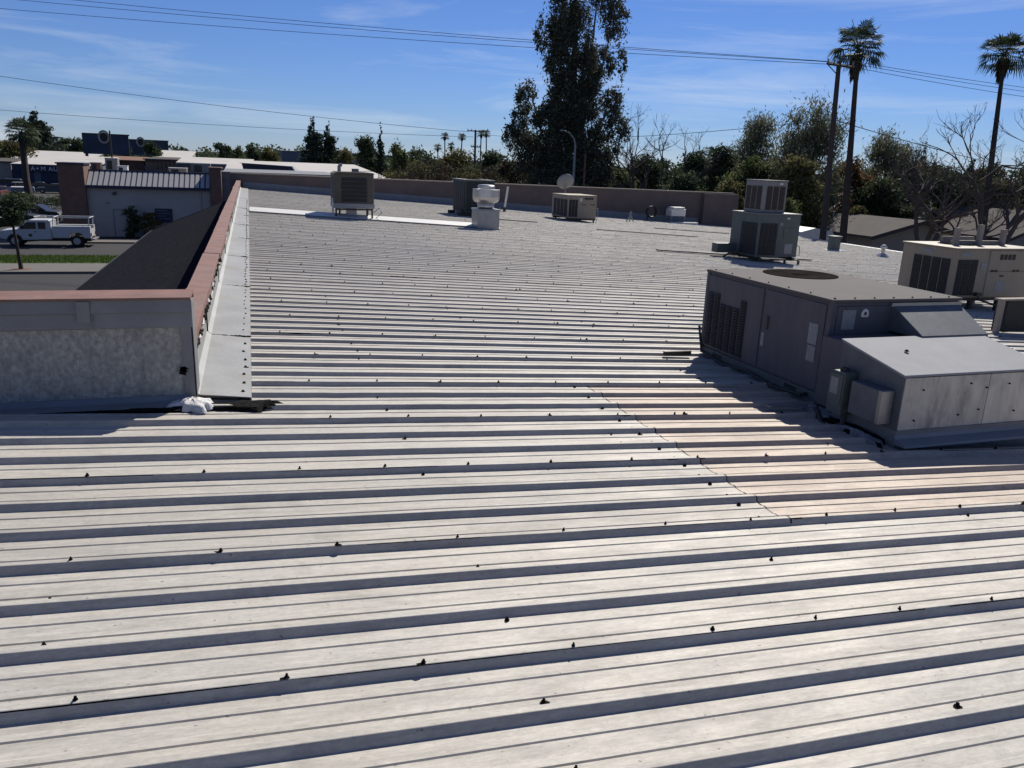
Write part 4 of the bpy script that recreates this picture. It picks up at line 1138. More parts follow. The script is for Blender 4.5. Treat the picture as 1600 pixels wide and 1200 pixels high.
part('body', MB().hexa([(q0[0], 93, a[2] + .02), (q1[0], 93, a[2] + .02), (q1[0] + 1, 97, a[2] + .2), (q0[0], 97, a[2] + .2), (q0[0] - .3, 93, a[2] + 1.3), (q1[0] - .8, 93, a[2] + 1.12), (q1[0] - .6, 97, a[2] + 1.3), (q0[0], 97, a[2] + 1.35)]), M['navy'], t)
part('cap', MB().hexa([(q0[0] - .5, 92.8, a[2] + 1.31), (q1[0] - .7, 92.8, a[2] + 1.13), (q1[0] - .5, 97.2, a[2] + 1.31), (q0[0] - .2, 97.2, a[2] + 1.36), (q0[0] - .5, 92.8, a[2] + 1.36), (q1[0] - .7, 92.8, a[2] + 1.18), (q1[0] - .5, 97.2, a[2] + 1.36), (q0[0] - .2, 97.2, a[2] + 1.41)]), M['white_roof'], t)
a, b_ = (-44.81, 156, -0.86), (-37.79, 156, -0.59)
lowrise('grey box building with a small blue sign left of the palm', a[0], b_[0], 156, 175, a[2], a[2] + .3, 'beige_wall', 'grey_roof')
q0, q1 = (12.54, 330, 2.87), (32, 330, 3.42)
lowrise('far pale blue-grey block among the trees behind the twin conifers', q0[0], q1[0] + 12, 330, 350, q0[2] + 1.2, q0[2] + 1.4, 'bluewall', 'white_roof', None, 0)
q0, q1 = (-85.31, 420, 6.58), (-81.69, 420, 6.75)
lowrise('tall slim grey tower far behind the white roofs', q0[0], q1[0], 420, 432, q0[2], q0[2], 'bluewall', 'bluewall')

# ------------------------------------------------------------------ billboards
def billboard(label, loc, w, hgt, rz, ring_x, ring_r, posts):
    t = thing('billboard', label, 'billboard', (loc[0], loc[1], GROUND), rz)
    z = loc[2] - GROUND
    part('panel', MB().box(-w / 2, w / 2, 0, .5, z - hgt, z), M['bb_blue'], t)
    part('frame', MB().box(-w / 2 - .2, w / 2 + .2, -.05, .55, z, z + .3).box(-w / 2 - .2, -w / 2, -.05, .55, z - hgt, z - .002), M['black'], t)
    pts = [(ring_x + ring_r * .8 * math.cos(k * math.pi / 12), -.12, z - .1 * hgt + ring_r * math.sin(k * math.pi / 12)) for k in range(25)]
    part('ring_emblem', MB().tube(pts, ring_r * .20, 6, cap=False), M['bb_ring'], t)
    part('emblem_disc', MB().prism([(ring_x + ring_r * .62 * math.cos(k * math.pi / 10), z - .1 * hgt + ring_r * .8 * math.sin(k * math.pi / 10)) for k in range(20)], 1, -.09, -.02), M['black'], t)
    for x in posts: part('post', MB().box(x - .3, x + .3, .1, .7, 0, z - hgt), M['steel'], t)
a = (-30.21, 205, 4.87)
billboard('larger dark blue billboard with a pale ring emblem on two posts', a, 9.2, 4.2, .06, -.4, 1.25, (-4.2, 2.6))
a = (-28.23, 270, 4.78)
billboard('smaller dark blue billboard with a pale ring emblem beyond the brick building', a, 10.8, 4.2, .04, -2.2, 1.25, (-4.6, 4.6))

# ------------------------------------------------------------------ poles, lamp and wires
def pole(name, label, base, top, r0, r1, m, cat, arms=(), group=None):
    t = thing(name, label, cat, base, 0, group)
    b0 = Vector(base); tp_ = Vector(top) - b0
    part('shaft', MB().tube([(0, 0, -.2), tp_ * .5, tp_], [r0, (r0 + r1) / 2, r1], 10), M[m], t)
    for f, L, az in arms:
        c = tp_ * f
        d_ = Vector((math.cos(az), math.sin(az), 0)) * L
        part('crossarm', MB().tube([c - d_ + Vector((0, -.15, 0)), c + d_ + Vector((0, -.15, 0))], .08, 4), M[m], t)
        for s_ in (-.95, -.5, .5, .95):
            part('insulator', MB().lathe([(.03, 0), (.06, .06), (.04, .12), (.06, .16), (.03, .2)], 8, tuple(c + d_ * s_ + Vector((0, -.15, .07)))), M['grey_pole'], t)
    return t
pb, pt_ = (31.64, 38.57, -2.36), (33.12, 41.17, 8.23)
base = (pb[0], pb[1], GROUND)
# continue the lean of the pole down to the ground
k_ = (GROUND - pb[2]) / (pb[2] - pt_[2])
base = (pb[0] + (pb[0] - pt_[0]) * k_, pb[1] + (pb[1] - pt_[1]) * k_, GROUND)
up1 = pole('utility_pole', 'tall dark timber utility pole beside the fan palm trunk', base, pt_, .22, .13, 'wood', 'utility pole', ((.985, 1.15, R(12)),))
part('brace', MB().bar(tuple(Vector((32.47, 41.35, 8.09)) - Vector(base)), tuple(Vector((33.01, 40.98, 7.47)) - Vector(base)), .05), M['steel'], up1)
q = (31, 113.55, 6.4)
pole('utility_pole', 'distant timber utility pole with crossarm left of the eucalyptus', (q[0], q[1], GROUND), q, .20, .14, 'wood', 'utility pole', ((.985, 1.3, R(8)), (.80, .7, R(8))))
q = (-24.83, 173.46, 5.22)
pole('sign_pole', 'slim dark pole in front of the larger billboard', (q[0], q[1], GROUND), q, .2, .14, 'wood', 'pole')
q = (-22.96, 368.45, 0.73)
q = (26.13, 61.63, 2.85)
pole('steel_pole', 'thin rusty steel pole beside the street lamp', (q[0], q[1], GROUND), q, .09, .07, 'rust', 'pole')
q = (24.58, 60.14, 3.46)
sl = pole('street_lamp', 'grey street lamp with curved arm in front of the eucalyptus', (q[0], q[1], GROUND), q, .13, .08, 'grey_pole', 'street lamp')
c = Vector((0, 0, q[2] - GROUND))
part('arm', MB().tube([c, c + Vector((-.15, 0, .45)), c + Vector((-.55, 0, .85)), c + Vector((-1.0, 0, 1.0))], [.07, .06, .05, .05], 8), M['grey_pole'], sl)
part('lamp_head', MB().lathe([(.04, -.05), (.14, 0), (.12, .08), (.03, .12)], 10), M['grey_pole'], sl).location = tuple(c + Vector((-1.2, 0, .97)))
part('lamp_neck', MB().tube([c + Vector((-1.0, 0, 1.0)), c + Vector((-1.3, 0, 1.0))], .06, 6), M['grey_pole'], sl)
pole('fence_post', 'thin pole by the parked cars left of the truck', (-21.01, 82.18, -5.2), ((-21.01, 82.18, -5.2)[0], (-21.01, 82.18, -5.2)[1], GROUND + 2.6), .05, .05, 'grey_pole', 'pole')

def wire(a, b, sag, r=.016, label='dark overhead line sagging across the sky to the tall timber pole', group='overhead lines'):
    a, b = Vector(a), Vector(b); pts = []
    for i in range(25):
        t = i / 24; p = a.lerp(b, t); p.z -= sag * 4 * t * (1 - t); pts.append(p)
    o = part('overhead_wire', MB().tube(pts, r, 5), M['wire'], None)
    tag(o, label, 'wire', group)
LW = 'dark overhead line from the timber pole crossarm across the upper sky'
wire((-18.8, 70.67, 12.32), (32.48, 41.39, 8.24), .25, .015, LW)
wire((-18.81, 70.56, 11.92), (32.76, 41.29, 8.21), .25, .015, LW)
wire((-18.85, 70.35, 11.18), (32.97, 41.18, 8.08), .25, .015, LW)
LR = 'dark overhead line falling away from the timber pole past the right palm'
wire((33.13, 41.22, 8.41), (60.2, 47.54, 8.61), .12, .015, LR)
wire((33.23, 41.15, 8.27), (60.19, 47.45, 8.29), .12, .015, LR)
wire((33.32, 41.05, 8.06), (60.17, 47.33, 7.86), .12, .015, LR)
LD = 'thin overhead line dropping to the distant utility pole'
wire((-32.35, 117.26, 10.22), (30.03, 113.79, 6.09), .5, .027, LD)
wire((-34.27, 122.2, 6.21), (30.69, 113.37, 5.42), .4, .024, LD)
wire((32.01, 113.05, 5.82), (33.99, 42.16, 5.11), .8, .02, 'thin overhead line between the two timber utility poles', None)
wire((34.06, 42.14, 5.12), (87.09, 69.77, 3.11), .3, .026, 'thin overhead line dropping from the tall pole into the bare trees', None)
LL = 'low thin line strung in front of the eucalyptus foot'
wire((7.97, 62.73, 0.8), (33.29, 41.53, 2.16), .0, .016, LL)
wire((7.94, 62.58, 0.23), (33.26, 41.4, 1.67), .0, .010, LL)

# ================================================================== trees
def px(D): return D / 1230.0
# eucalyptus: clumps given in metres about the trunk foot
ED = 75.0
e0 = (28.42, 71.91, -0.55)
def ec_(x, y, rx, ry, w=1.0, dy=0.0):
    """clump centre offset from the picture column 880 / horizon row"""
    s = px(ED)
    return ((x - 880) * s * .98, dy, (262 - y) * s + 1.65 - GROUND, rx * s, rx * s * .95, ry * s, w)
cl = [ec_(868, -15, 26, 48, 1.5), ec_(868, 55, 28, 55, 1.6), ec_(862, 110, 26, 40, 1.3), ec_(872, 165, 34, 42, 1.4),
      ec_(838, 72, 13, 30, .7, 1), ec_(915, 10, 14, 28, .8, -1), ec_(940, 45, 24, 42, .9, -1), ec_(938, 105, 26, 30, .8, 1), ec_(966, 105, 11, 26, .6), ec_(905, 130, 24, 48, .9),
      ec_(955, 165, 22, 26, .8), ec_(898, 45, 16, 45, .8), ec_(902, 105, 18, 40, .9, -1), ec_(890, 180, 26, 40, 1.0), ec_(930, 155, 24, 34, .9, 1.5), ec_(955, 200, 22, 28, .7, -1.5), ec_(920, 205, 30, 38, .9, 1), ec_(820, 160, 17, 33, .9, 1.5), ec_(842, 195, 26, 36, 1.0, -1), ec_(800, 200, 20, 28, .8),
      ec_(786, 222, 11, 20, .6), ec_(830, 245, 34, 42, 1.2, 1), ec_(880, 245, 44, 48, 1.5), ec_(930, 250, 34, 42, 1.2, -1), ec_(860, 285, 55, 40, 1.3), ec_(915, 290, 50, 40, 1.2)]
foot = (e0[0], e0[1], GROUND)
et = thing('eucalyptus_tree', 'tall dark eucalyptus with two ragged columns behind the brown wall', 'tree', foot)
link('crown', quads_mesh('crown', leaf_cloud(cl, 88000, .30, 21, 24, .165, .42, .6), M['euc']), et)
mb = MB(); gg = random.Random(4)
for pts_, r_ in (([(880, 330), (884, 250), (888, 150), (886, 60), (880, -10)], .55), ([(882, 300), (905, 215), (912, 120), (918, 30)], .30), ([(878, 290), (862, 180), (866, 80)], .4), ([(884, 270), (930, 200), (962, 160)], .22), ([(880, 280), (840, 215), (820, 160)], .22), ([(885, 250), (925, 150), (945, 60)], .2), ([(868, 270), (812, 230), (790, 215)], .14)):
    P_ = [Vector(ec_(x, y, 1, 1)[:3]) for x, y in pts_]
    P_[0].z = max(P_[0].z, -.2)
    if P_[0].z > 6 and r_ == .55: P_[0].z = 0
    mb.tube(P_, [r_ * (1 - .75 * i / (len(P_) - 1)) for i in range(len(P_))], 8)
mb.tube([(0, 0, -.3), Vector(ec_(880, 330, 1, 1)[:3])], [.8, .56], 10)
part('trunk', mb, M['bark_pale'], et)

# generic crown meshes shared by background trees
def round_clumps(seed, h, w, n=9, low=.25):
    g = random.Random(seed); out = []
    for i in range(n):
        z = h * (low + (1 - low) * (i + .5) / n) * .96
        t = (z / h - low) / (1 - low)
        rr = w * .5 * math.sin(math.pi * min(.92, .18 + t * .78)) * .62
        a = g.uniform(0, 6.28)
        out.append((rr * math.cos(a), rr * math.sin(a), z, w * g.uniform(.2, .3), w * g.uniform(.2, .3), h * g.uniform(.11, .17)))
    return out
def conifer_clumps(h, w, low=.08, n=12, seed=0, ragged=.25):
    g = random.Random(seed); out = []
    for i in range(n):
        t = i / (n - 1); z = h * (low + (1 - low) * t)
        r = w * .5 * (1 - t) ** .8 * g.uniform(1 - ragged, 1 + ragged) + .12
        for k in range(3 if t < .8 else 1):
            a = k * 2.1 + i
            out.append((r * .45 * math.cos(a), r * .45 * math.sin(a), z, r * .6, r * .6, h / n * .75))
    return out


def stand(name, label, pos, h, w, style, leafm, seed, n, size, group=None, cat='tree', low=.2, barkm='bark', **kw):
    loc = (pos[0], pos[1], GROUND)
    if style == 'round': cl = round_clumps(seed, h, w, 10, low)
    elif style == 'cone': cl = conifer_clumps(h, w, low, 12, seed)
    elif style == 'column': cl = conifer_clumps(h, w, .05, 14, seed, .12)
    return tree(name, label, loc, cl, n, size, leafm, seed, h * (.9 if style != 'round' else .7), max(.12, h * .018), barkm, group, cat=cat, limbs=(style == 'round'), **kw)

def top_h(p): return p[2] - GROUND

def round_tree(name, label, p, w, leafm, seed, n=9000, size=.35, **kw):
    return stand(name, label, p, top_h(p), w, 'round', leafm, seed, n, size, **kw)

# left side
stand('conifer', 'ragged dark conifer beside the left palm', (-60.77, 286.07, 12.53), top_h((-60.77, 286.07, 12.53)), 15.22, 'cone', 'conifer', 31, 11000, .95, low=.15)
stand('conifer', 'taller of the twin dark conifers beyond the warehouse', (12.29, 162.23, 9.29), top_h((12.29, 162.23, 9.29)), 7.56, 'cone', 'conifer', 32, 8000, .6, low=.12)
stand('conifer', 'shorter of the twin dark conifers beyond the warehouse', (15.32, 164.23, 8.36), top_h((15.32, 164.23, 8.36)), 7.46, 'cone', 'conifer', 33, 8000, .6, low=.12)
stand('cypress', 'narrow pointed dark cypress left of the bare thicket', (20.22, 131.54, 6.95), top_h((20.22, 131.54, 6.95)), 3.05, 'column', 'conifer', 34, 6000, .4)
round_tree('tree', 'dark rounded tree just left of the narrow cypress', (18.53, 137.05, 5.14), 4.23, 'leaf_dark', 35, 6000, .5)
round_tree('tree', 'bright olive tree just right of the narrow cypress', (20.94, 119.35, 3.48), 4.3, 'leaf_mid', 36, 6000, .45)
round_tree('tree', 'dark round tree nearest the white eave strip building', (-5.56, 194.01, 4.03), 4.84, 'leaf_dark', 37, 4500, .6)
round_tree('tree', 'dark shaggy tree between two low town trees', (0.94, 197.28, 3.94), 3.8, 'leaf_dark', 38, 4000, .6)
round_tree('tree', 'reddish olive low tree beyond the warehouse roof', (4.8, 201.36, 3.58), 4.51, 'leaf_olive', 39, 4000, .6)
round_tree('tree', 'small dark tree beside the reddish olive one', (-2.71, 209.22, 3.17), 4.63, 'leaf_mid', 40, 3500, .6)
round_tree('tree', 'dark tree standing in front of the smaller billboard', (-24.22, 238.38, 3.47), 5.8, 'leaf_dark', 41, 4000, .7)
round_tree('tree', 'dark tree at the right edge of the larger billboard', (-32.86, 247.15, 4.87), 5.24, 'leaf_dark', 42, 4000, .7)
round_tree('tree', 'olive shrubby tree left of the ragged conifer', (-43.37, 178.82, 2.37), 8.54, 'leaf_olive', 43, 5000, .55)
round_tree('tree', 'olive tree behind the twin conifers foot', (17.75, 153.14, 3.16), 5.42, 'leaf_olive', 44, 4000, .5)

round_tree('tree', 'hazy far tree behind the slim grey tower', (-72.39, 386.36, 5.45), 10.73, 'leaf_dark', 46, 3000, 1.0)
round_tree('tree', 'hazy far tree left of the larger billboard', (-64.79, 372.69, 4.8), 9.37, 'leaf_dark', 47, 3000, 1.0)
# thicket behind the brown wall, left of the eucalyptus
M['thicket'] = leaf_mat('thicket_leaf', (0.05, 0.04, 0.028), (0.11, 0.09, 0.05), .2)
TH = ('brown half-bare shrub in the thicket nearest the narrow cypress side', 'olive half-bare shrub in the thicket left of the dark condenser', 'brown half-bare shrub in the thicket right above the dark green condenser', 'olive half-bare shrub in the thicket beside the eucalyptus foot', 'olive brown low half-bare shrub at the warehouse end of the thicket')
pts_th = ((17.11, 86.55, 2.93), (20.5, 89.76, 2.82), (21.74, 82.68, 2.46), (25.44, 85.74, 2.2), (13.9, 82.91, 1.77))
for i, p in enumerate(pts_th):
    mbt = MB(); g = random.Random(50 + i); tips = []
    h = top_h(p)
    for s in range(5):
        branchy(mbt, (g.uniform(-.5, .5), g.uniform(-.5, .5), 0), (g.uniform(-.4, .4), g.uniform(-.3, .3), 1), h * .36, .10, 4, g, tips, (2, 3), .42, .25, 3, .66)
    t = thing('bare_shrub', TH[i], 'shrub', (p[0], p[1], GROUND), 0, 'thicket behind the brown wall')
    part('branches', mbt, M['twig'], t)
    link('crown', quads_mesh('crown', leaf_cloud(round_clumps(60 + i, h * .86, 4.6, 10, .3), 2600, .26, 70 + i, 12, .3), M['thicket'] if i % 2 else M['leaf_olive']), t)

# bare trees
def bare_tree(label, p, r, seed, depth=6, h=None, spread=.5, first=.275, forks=3, name='bare_tree', low=.18):
    h = h or top_h(p); g = random.Random(seed); mbt = MB(); tips = []
    mbt.tube([(0, 0, -.2), (0, 0, h * low)], [r * 1.3, r], 9)
    for k in range(forks):
        a = k * 6.28 / forks + g.uniform(-.4, .4)
        branchy(mbt, (0, 0, h * low), (math.cos(a) * .5, math.sin(a) * .5, 1), h * first, r * .65, depth - 1, g, tips, (2, 3), spread, .09, 3, .72, .62)
    t = thing(name, label, 'tree', (p[0], p[1], GROUND))
    part('branches', mbt, M['twig'], t)
    # clinging seed balls and dry leaves at the tips
    g2 = np.random.default_rng(seed); T = np.array([tuple(q) for q in tips])
    sel = T[g2.integers(0, len(T), len(T) // 2)] + g2.normal(0, .05, (len(T) // 2, 3))
    link('dry_leaves', quads_mesh('dry_leaves', leaf_quads(sel, .11, g2), M['palm_dead']), t)
    return t
bare_tree('leafless spreading tree right of the eucalyptus', (35.51, 68.25, 6.28), .26, 3, 7)
bare_tree('large leafless tree with forked dark trunk in front of the houses', (42.27, 41.6, 5.18), .30, 8, 7)
bare_tree('leafless twisted tree right of the second palm trunk', (42.9, 37.18, 5.78), .28, 15, 7)
bare_tree('smaller leafless tree beside the second palm foot', (47.9, 43.44, 2.94), .18, 23, 6)

# right side foliage
def weeping(label, p, w, seed, n, leafm='leaf_pale'):
    h = top_h(p)
    cl = [(c[0], c[1], c[2], c[3] * .9, c[4] * .9, c[5] * 1.2) for c in round_clumps(seed, h, w, 13, .42)]
    return tree('willowy_tree', label, (p[0], p[1], GROUND), cl, int(n * 1.9), .36, leafm, seed, h * .75, .2, 'bark', None, 12, .28, .24, 1.1)
weeping('smaller wispy pale willow-like tree beyond the corner of the brown wall', (48.7, 70.56, 6.84), 4.95, 81, 6500)
weeping('larger wispy pale willow-like tree left of the timber pole', (45.47, 58.47, 6.67), 6.71, 82, 9500)
weeping('pale feathery tree right of the first palm trunk', (56, 61.04, 5.08), 5.85, 83, 8000)
round_tree('tree', 'tall dark tree under the pair of far palms', (51.26, 87.33, 3.48), 5.1, 'leaf_dark', 84, 13600, .4)
round_tree('tree', 'dark bushy tree behind the wall corner pilaster', (50.91, 79.95, 4.04), 4.29, 'leaf_dark', 85, 13600, .4)
round_tree('tree', 'broad olive tree behind the square cooler', (42.89, 62.57, 2.77), 5.69, 'leaf_mid', 86, 16150, .34, low=.1)
round_tree('tree', 'olive brown tree behind the timber pole', (41.83, 54.23, 2.99), 5.04, 'leaf_olive', 87, 16150, .32, low=.1)
round_tree('tree', 'rusty autumn tree between the pole and the first palm', (50.34, 58.01, 3.19), 4.42, 'leaf_rust', 88, 11900, .32, low=.15)
round_tree('tree', 'big dark rounded evergreen behind the grey house roof', (51.07, 55.05, 1.38), 5.9, 'leaf_dark', 89, 20400, .34, low=.1)
round_tree('tree', 'mid green tree right of the pale feathery one', (59.33, 61.49, 2.93), 4.21, 'leaf_mid', 90, 12750, .36, low=.1)
round_tree('tree', 'dark mixed tree behind the forked leafless tree', (67.03, 63.19, 2.57), 7.61, 'leaf_dark', 91, 15300, .4, low=.1)
round_tree('tree', 'olive tree at the foot of the leafless twisted tree', (69.99, 59.89, 2.14), 6.8, 'leaf_olive', 92, 13600, .4, low=.1)
round_tree('tree', 'dark tree behind the leafless spreading tree', (44.29, 86.21, 2.92), 5.98, 'leaf_dark', 93, 13600, .4, low=.1)
round_tree('tree', 'green shrubby tree along the wall right of the eucalyptus', (36.57, 77.48, 1.64), 4.67, 'leaf_mid', 94, 11900, .36, low=.1)
round_tree('tree', 'yellow-green shrubby tree beside the wall corner pilaster', (35.3, 53.69, 1.14), 2.93, 'leaf_olive', 95, 11050, .28, low=.1)
round_tree('tree', 'dark green shrubby tree along the wall below the far palms', (34.51, 60.57, 1.33), 4.83, 'leaf_dark', 96, 13600, .3, low=.1)
round_tree('tree', 'brown shrubby tree along the wall foot of the eucalyptus', (25.51, 79.06, 1.86), 4.55, 'thicket', 97, 10200, .34, low=.1)
round_tree('bush', 'rounded green bush left of the grey house', (36.12, 48.65, -0.18), 2.73, 'leaf_mid', 98, 10200, .24, low=.05, cat='bush')
round_tree('bush', 'pale olive bush behind the grey house roof', (47.21, 53.63, -0.41), 2.29, 'leaf_olive', 99, 8500, .24, low=.05, cat='bush')
stand('conifer', 'narrow dark conifer left of the forked leafless tree', (68.82, 69.98, 5.4), top_h((68.82, 69.98, 5.4)), 2.73, 'cone', 'conifer', 100, 5500, .36)
stand('conifer', 'dark conifer behind the second palm trunk', (77.21, 71.3, 4.54), top_h((77.21, 71.3, 4.54)), 3.58, 'cone', 'conifer', 101, 5500, .38)
stand('conifer', 'dark conifer right of the second palm trunk', (83.27, 73.63, 4.49), top_h((83.27, 73.63, 4.49)), 3.59, 'cone', 'conifer', 102, 5000, .38)

belt = (((60.54, 111.5, 3.24), 'dark belt tree beyond the leafless spreading tree', 'leaf_dark', 7.8), ((70.81, 113.71, 3.81), 'olive belt tree behind the far palm pair', 'leaf_olive', 8.13),
        ((70.38, 97.41, 3.7), 'mid green belt tree between the two willow-like trees', 'leaf_mid', 8.05), ((75.68, 90.09, 3.46), 'dark belt tree behind the rusty autumn tree', 'leaf_dark', 7.68),
        ((92.03, 90.17, 3.71), 'dark belt tree behind the narrow conifer', 'leaf_dark', 9.84), ((100.19, 89.72, 4.01), 'olive belt tree behind the conifer pair', 'leaf_olive', 9.11), ((100.02, 82.14, 4.11), 'mid green belt tree behind the leafless twisted tree', 'leaf_mid', 9.39),
        ((24.89, 123.39, 3.12), 'dark belt tree behind the brown thicket', 'leaf_dark', 8.78), ((32.39, 126.39, 3.24), 'olive belt tree behind the distant utility pole', 'leaf_olive', 9.15), ((36.59, 121.64, 3.02), 'dark belt tree between the far palms and the eucalyptus', 'leaf_dark', 7.93))
for i, (p, lab, lm, w) in enumerate(belt):
    round_tree('tree', lab, p, w, lm, 140 + i, 9000, .5, low=.06)

# far wood along the horizon: one mass
g = np.random.default_rng(77)
n = 26000
ang = g.uniform(R(-38), R(62), n); D = g.uniform(320, 760, n)
hh = 2.0 + 5.5 * (0.5 + 0.5 * np.sin(ang * 40 + np.sin(ang * 97) * 2)) * (.55 + .45 * np.sin(ang * 13.0 + 1)) + 3
P = np.stack([D * np.sin(ang), D * np.cos(ang), GROUND + g.uniform(0, 1, n) ** .8 * hh * (D / 420)], 1)
o = link('distant_wood', quads_mesh('distant_wood', leaf_quads(P, 2.4, g, .7), M['leaf_dark']))
tag(o, 'far belt of dark trees along the horizon', 'wood', kind='stuff')
structure('hills', MB().add([(-1500 + 60 * i, 2300, GROUND - 1 if j == 0 else 6 + 5 * (math.sin(i * .5) + math.sin(i * .21 + 1) + 1.2)) for j in (0, 1) for i in range(60)], [(i, i + 1, 61 + i, 60 + i) for i in range(59)]), M['hill'])

# ------------------------------------------------------------------ palms
def frond(mb, c, d, L, blade, g, n=13, droop=.35):
    """fan leaf: petiole along d, then blades spread in a fan"""
    d = d.normalized(); e = c + d * L
    mb.tube([c, c + d * L * .5 + Vector((0, 0, .03)), e], [.03, .025, .02], 3, cap=False)
    side = d.cross(Vector((0, 0, 1)))
    if side.length < .05: side = Vector((1, 0, 0))
    side.normalize()
    for k in range(n):
        a = (k / (n - 1) - .5) * 2.6
        v = (d * math.cos(a) + side * math.sin(a)).normalized()
        w = v.cross(d.cross(side)).normalized() * blade * .055
        mid = e + v * blade * .6
        tip = e + v * blade * g.uniform(.85, 1.1) + Vector((0, 0, -droop * blade * g.uniform(.4, 1.2)))
        b0 = len(mb.v)
        mb.v += [tuple(e), tuple(mid + w), tuple(tip), tuple(mid - w)]
        mb.f.append((b0, b0 + 1, b0 + 2, b0 + 3))
def palm(label, base, top, r0, r1, n, L, blade, skirt, seed, group=None, name='fan_palm', trunkm='bark'):
    t = thing(name, label, 'palm tree', base, 0, group); g = random.Random(seed)
    b0 = Vector(base); tp_ = Vector(top) - b0
    bend = Vector((g.uniform(-.25, .25), 0, 0))
    part('trunk', MB().tube([(0, 0, -.2), tp_ * .05, tp_ * .35 + bend, tp_ * .7 + bend * .6, tp_], [r0 * 1.5, r0 * 1.15, r0, (r0 + r1) / 2, r1], 10), M[trunkm], t)
    mb = MB()
    for i in range(n):
        a = i * 2.39996; e = math.asin(max(-.55, 1 - 1.55 * (i + .5) / n))
        d = Vector((math.cos(a) * math.cos(e), math.sin(a) * math.cos(e), math.sin(e)))
        frond(mb, tp_ + Vector((0, 0, g.uniform(-.25, .1))), d, L * g.uniform(.8, 1.15), blade * g.uniform(.85, 1.15), g, 13, .25 + .35 * max(0, -math.sin(e) + .5))
    me = mb.mesh('fronds', fix=False); part('fronds', me, M['palm_leaf'], t)
    mb = MB()
    for i in range(int(n * 3.4)):
        a = g.uniform(0, 6.28); z = -g.uniform(.1, skirt) ; rr = r1 + (.55 * L) * (1 + z / skirt * .75) * g.uniform(.5, 1)
        c = tp_ + Vector((0, 0, z * .55)); e = c + Vector((math.cos(a) * rr, math.sin(a) * rr, -blade * g.uniform(.5, 1.0)))
        s_ = Vector((-math.sin(a), math.cos(a), 0)) * g.uniform(.05, .13)
        b1 = len(mb.v); m_ = (c + e) * .5 + Vector((math.cos(a) * .1, math.sin(a) * .1, .05))
        mb.v += [tuple(c), tuple(m_ + s_), tuple(e), tuple(m_ - s_)]; mb.f.append((b1, b1 + 1, b1 + 2, b1 + 3))
    part('dead_skirt', mb.mesh('dead_skirt', fix=False), M['palm_dead'], t)
    return t
def palm_foot(pb, pt_):
    k = (GROUND - pb[2]) / (pb[2] - pt_[2])
    return (pb[0] + (pb[0] - pt_[0]) * k, pb[1] + (pb[1] - pt_[1]) * k, GROUND)
a, b_ = (35.67, 41.72, -1.96), (37.2, 44.6, 9.67)
palm('tall fan palm with bushy crown beside the timber pole', palm_foot(a, b_), b_, .22, .12, 40, 1.0, .92, 2.4, 5)
a, b_ = (51.58, 45.79, 0.23), (53.4, 48.32, 11)
palm('tall slim fan palm rising out of the leafless trees', palm_foot(a, b_), b_, .22, .12, 38, 1.05, .98, 2.4, 9)
a, b_ = (-26.57, 116.27, -5.28), (-27.15, 118.99, 3.37)
palm('stout fan palm in front of the auto shop', palm_foot(a, b_), b_, .40, .33, 34, 1.1, 1.3, 1.6, 13)
SP = ('taller slender far palm between the cypress and the distant utility pole',) * 2 + ('slender far palm close beside the distant utility pole',) * 2 + ('shorter slender far palm between the cypress and the distant utility pole',) * 2
for i, (p, q) in enumerate((((35.89, 153.55, 6.61), 0), ((39.54, 154.58, 6.8), 0), ((42.52, 151.55, 7.34), 0), ((44.62, 155.32, 7.65), 0), ((36.82, 163.64, 4.75), 0), ((38.94, 160.84, 5.06), 0))):
    palm(SP[i], (p[0] + .2, p[1], GROUND), p, .14, .10, 20, .45, .6, .9, 30 + i, 'slender palms left of the eucalyptus')
p = (76.76, 128.49, 5.06); palm('smaller tight-crowned palm of the far pair right of the leafless tree', (p[0], p[1], GROUND), p, .16, .12, 20, .45, .6, .8, 40)
p = (78.18, 128.1, 5.34); palm('wider spreading palm of the far pair right of the leafless tree', (p[0], p[1], GROUND), p, .16, .12, 22, .8, .8, .5, 41)

# street tree and shrubs on the left
p = (-12.56, 51.29, -5.2)
st = thing('street_tree', 'young street tree with thin dark trunk in the pavement', 'tree', (p[0], p[1], GROUND + .13))
part('trunk', MB().tube([(0, 0, -.1), (-.05, 0, .9), (-.1, 0, 1.9), (-.18, 0, 3.0)], [.13, .09, .075, .05], 8), M['bark'], st)
link('crown', quads_mesh('crown', leaf_cloud([(-.2, 0, 2.7, .75, .7, .35), (-.1, .1, 3.2, .95, .9, .45), (.1, 0, 3.75, .75, .7, .4)], 3600, .17, 111, 10, .3), M['leaf_dark']), st)
part('tree_pit', MB().box(-.5, .5, -.45, .45, -.02, .012), M['brick'], st)
p = (-9.21, 71.5, -4.49)
t = round_tree('shrub', 'tall dark rounded shrub beside the shop door', (p[0], 71.6, GROUND + 2.4), 1.5, 'leaf_dark', 120, 3500, .16, low=.08, cat='shrub')
p = (-7.83, 71.5, -4.57)
t = round_tree('shrub', 'loose yellow-green shrub below the shop wall sign', (p[0], 71.3, GROUND + 2.0), 1.7, 'leaf_olive', 121, 2600, .2, low=.08, cat='shrub')
p = (-27.55, 123.77, -5.2)
t = round_tree('shrub', 'clipped green shrub behind the dark parked sedan', (p[0], p[1] - 8, GROUND + 1.3), 3.2, 'leaf_mid', 122, 3000, .22, low=.08, cat='shrub')
t = round_tree('shrub', 'low olive hedge shrub near the brick pier', (p[0] + 5.0, p[1] - 9, GROUND + 1.2), 3.6, 'leaf_olive', 123, 3000, .22, low=.08, cat='shrub')

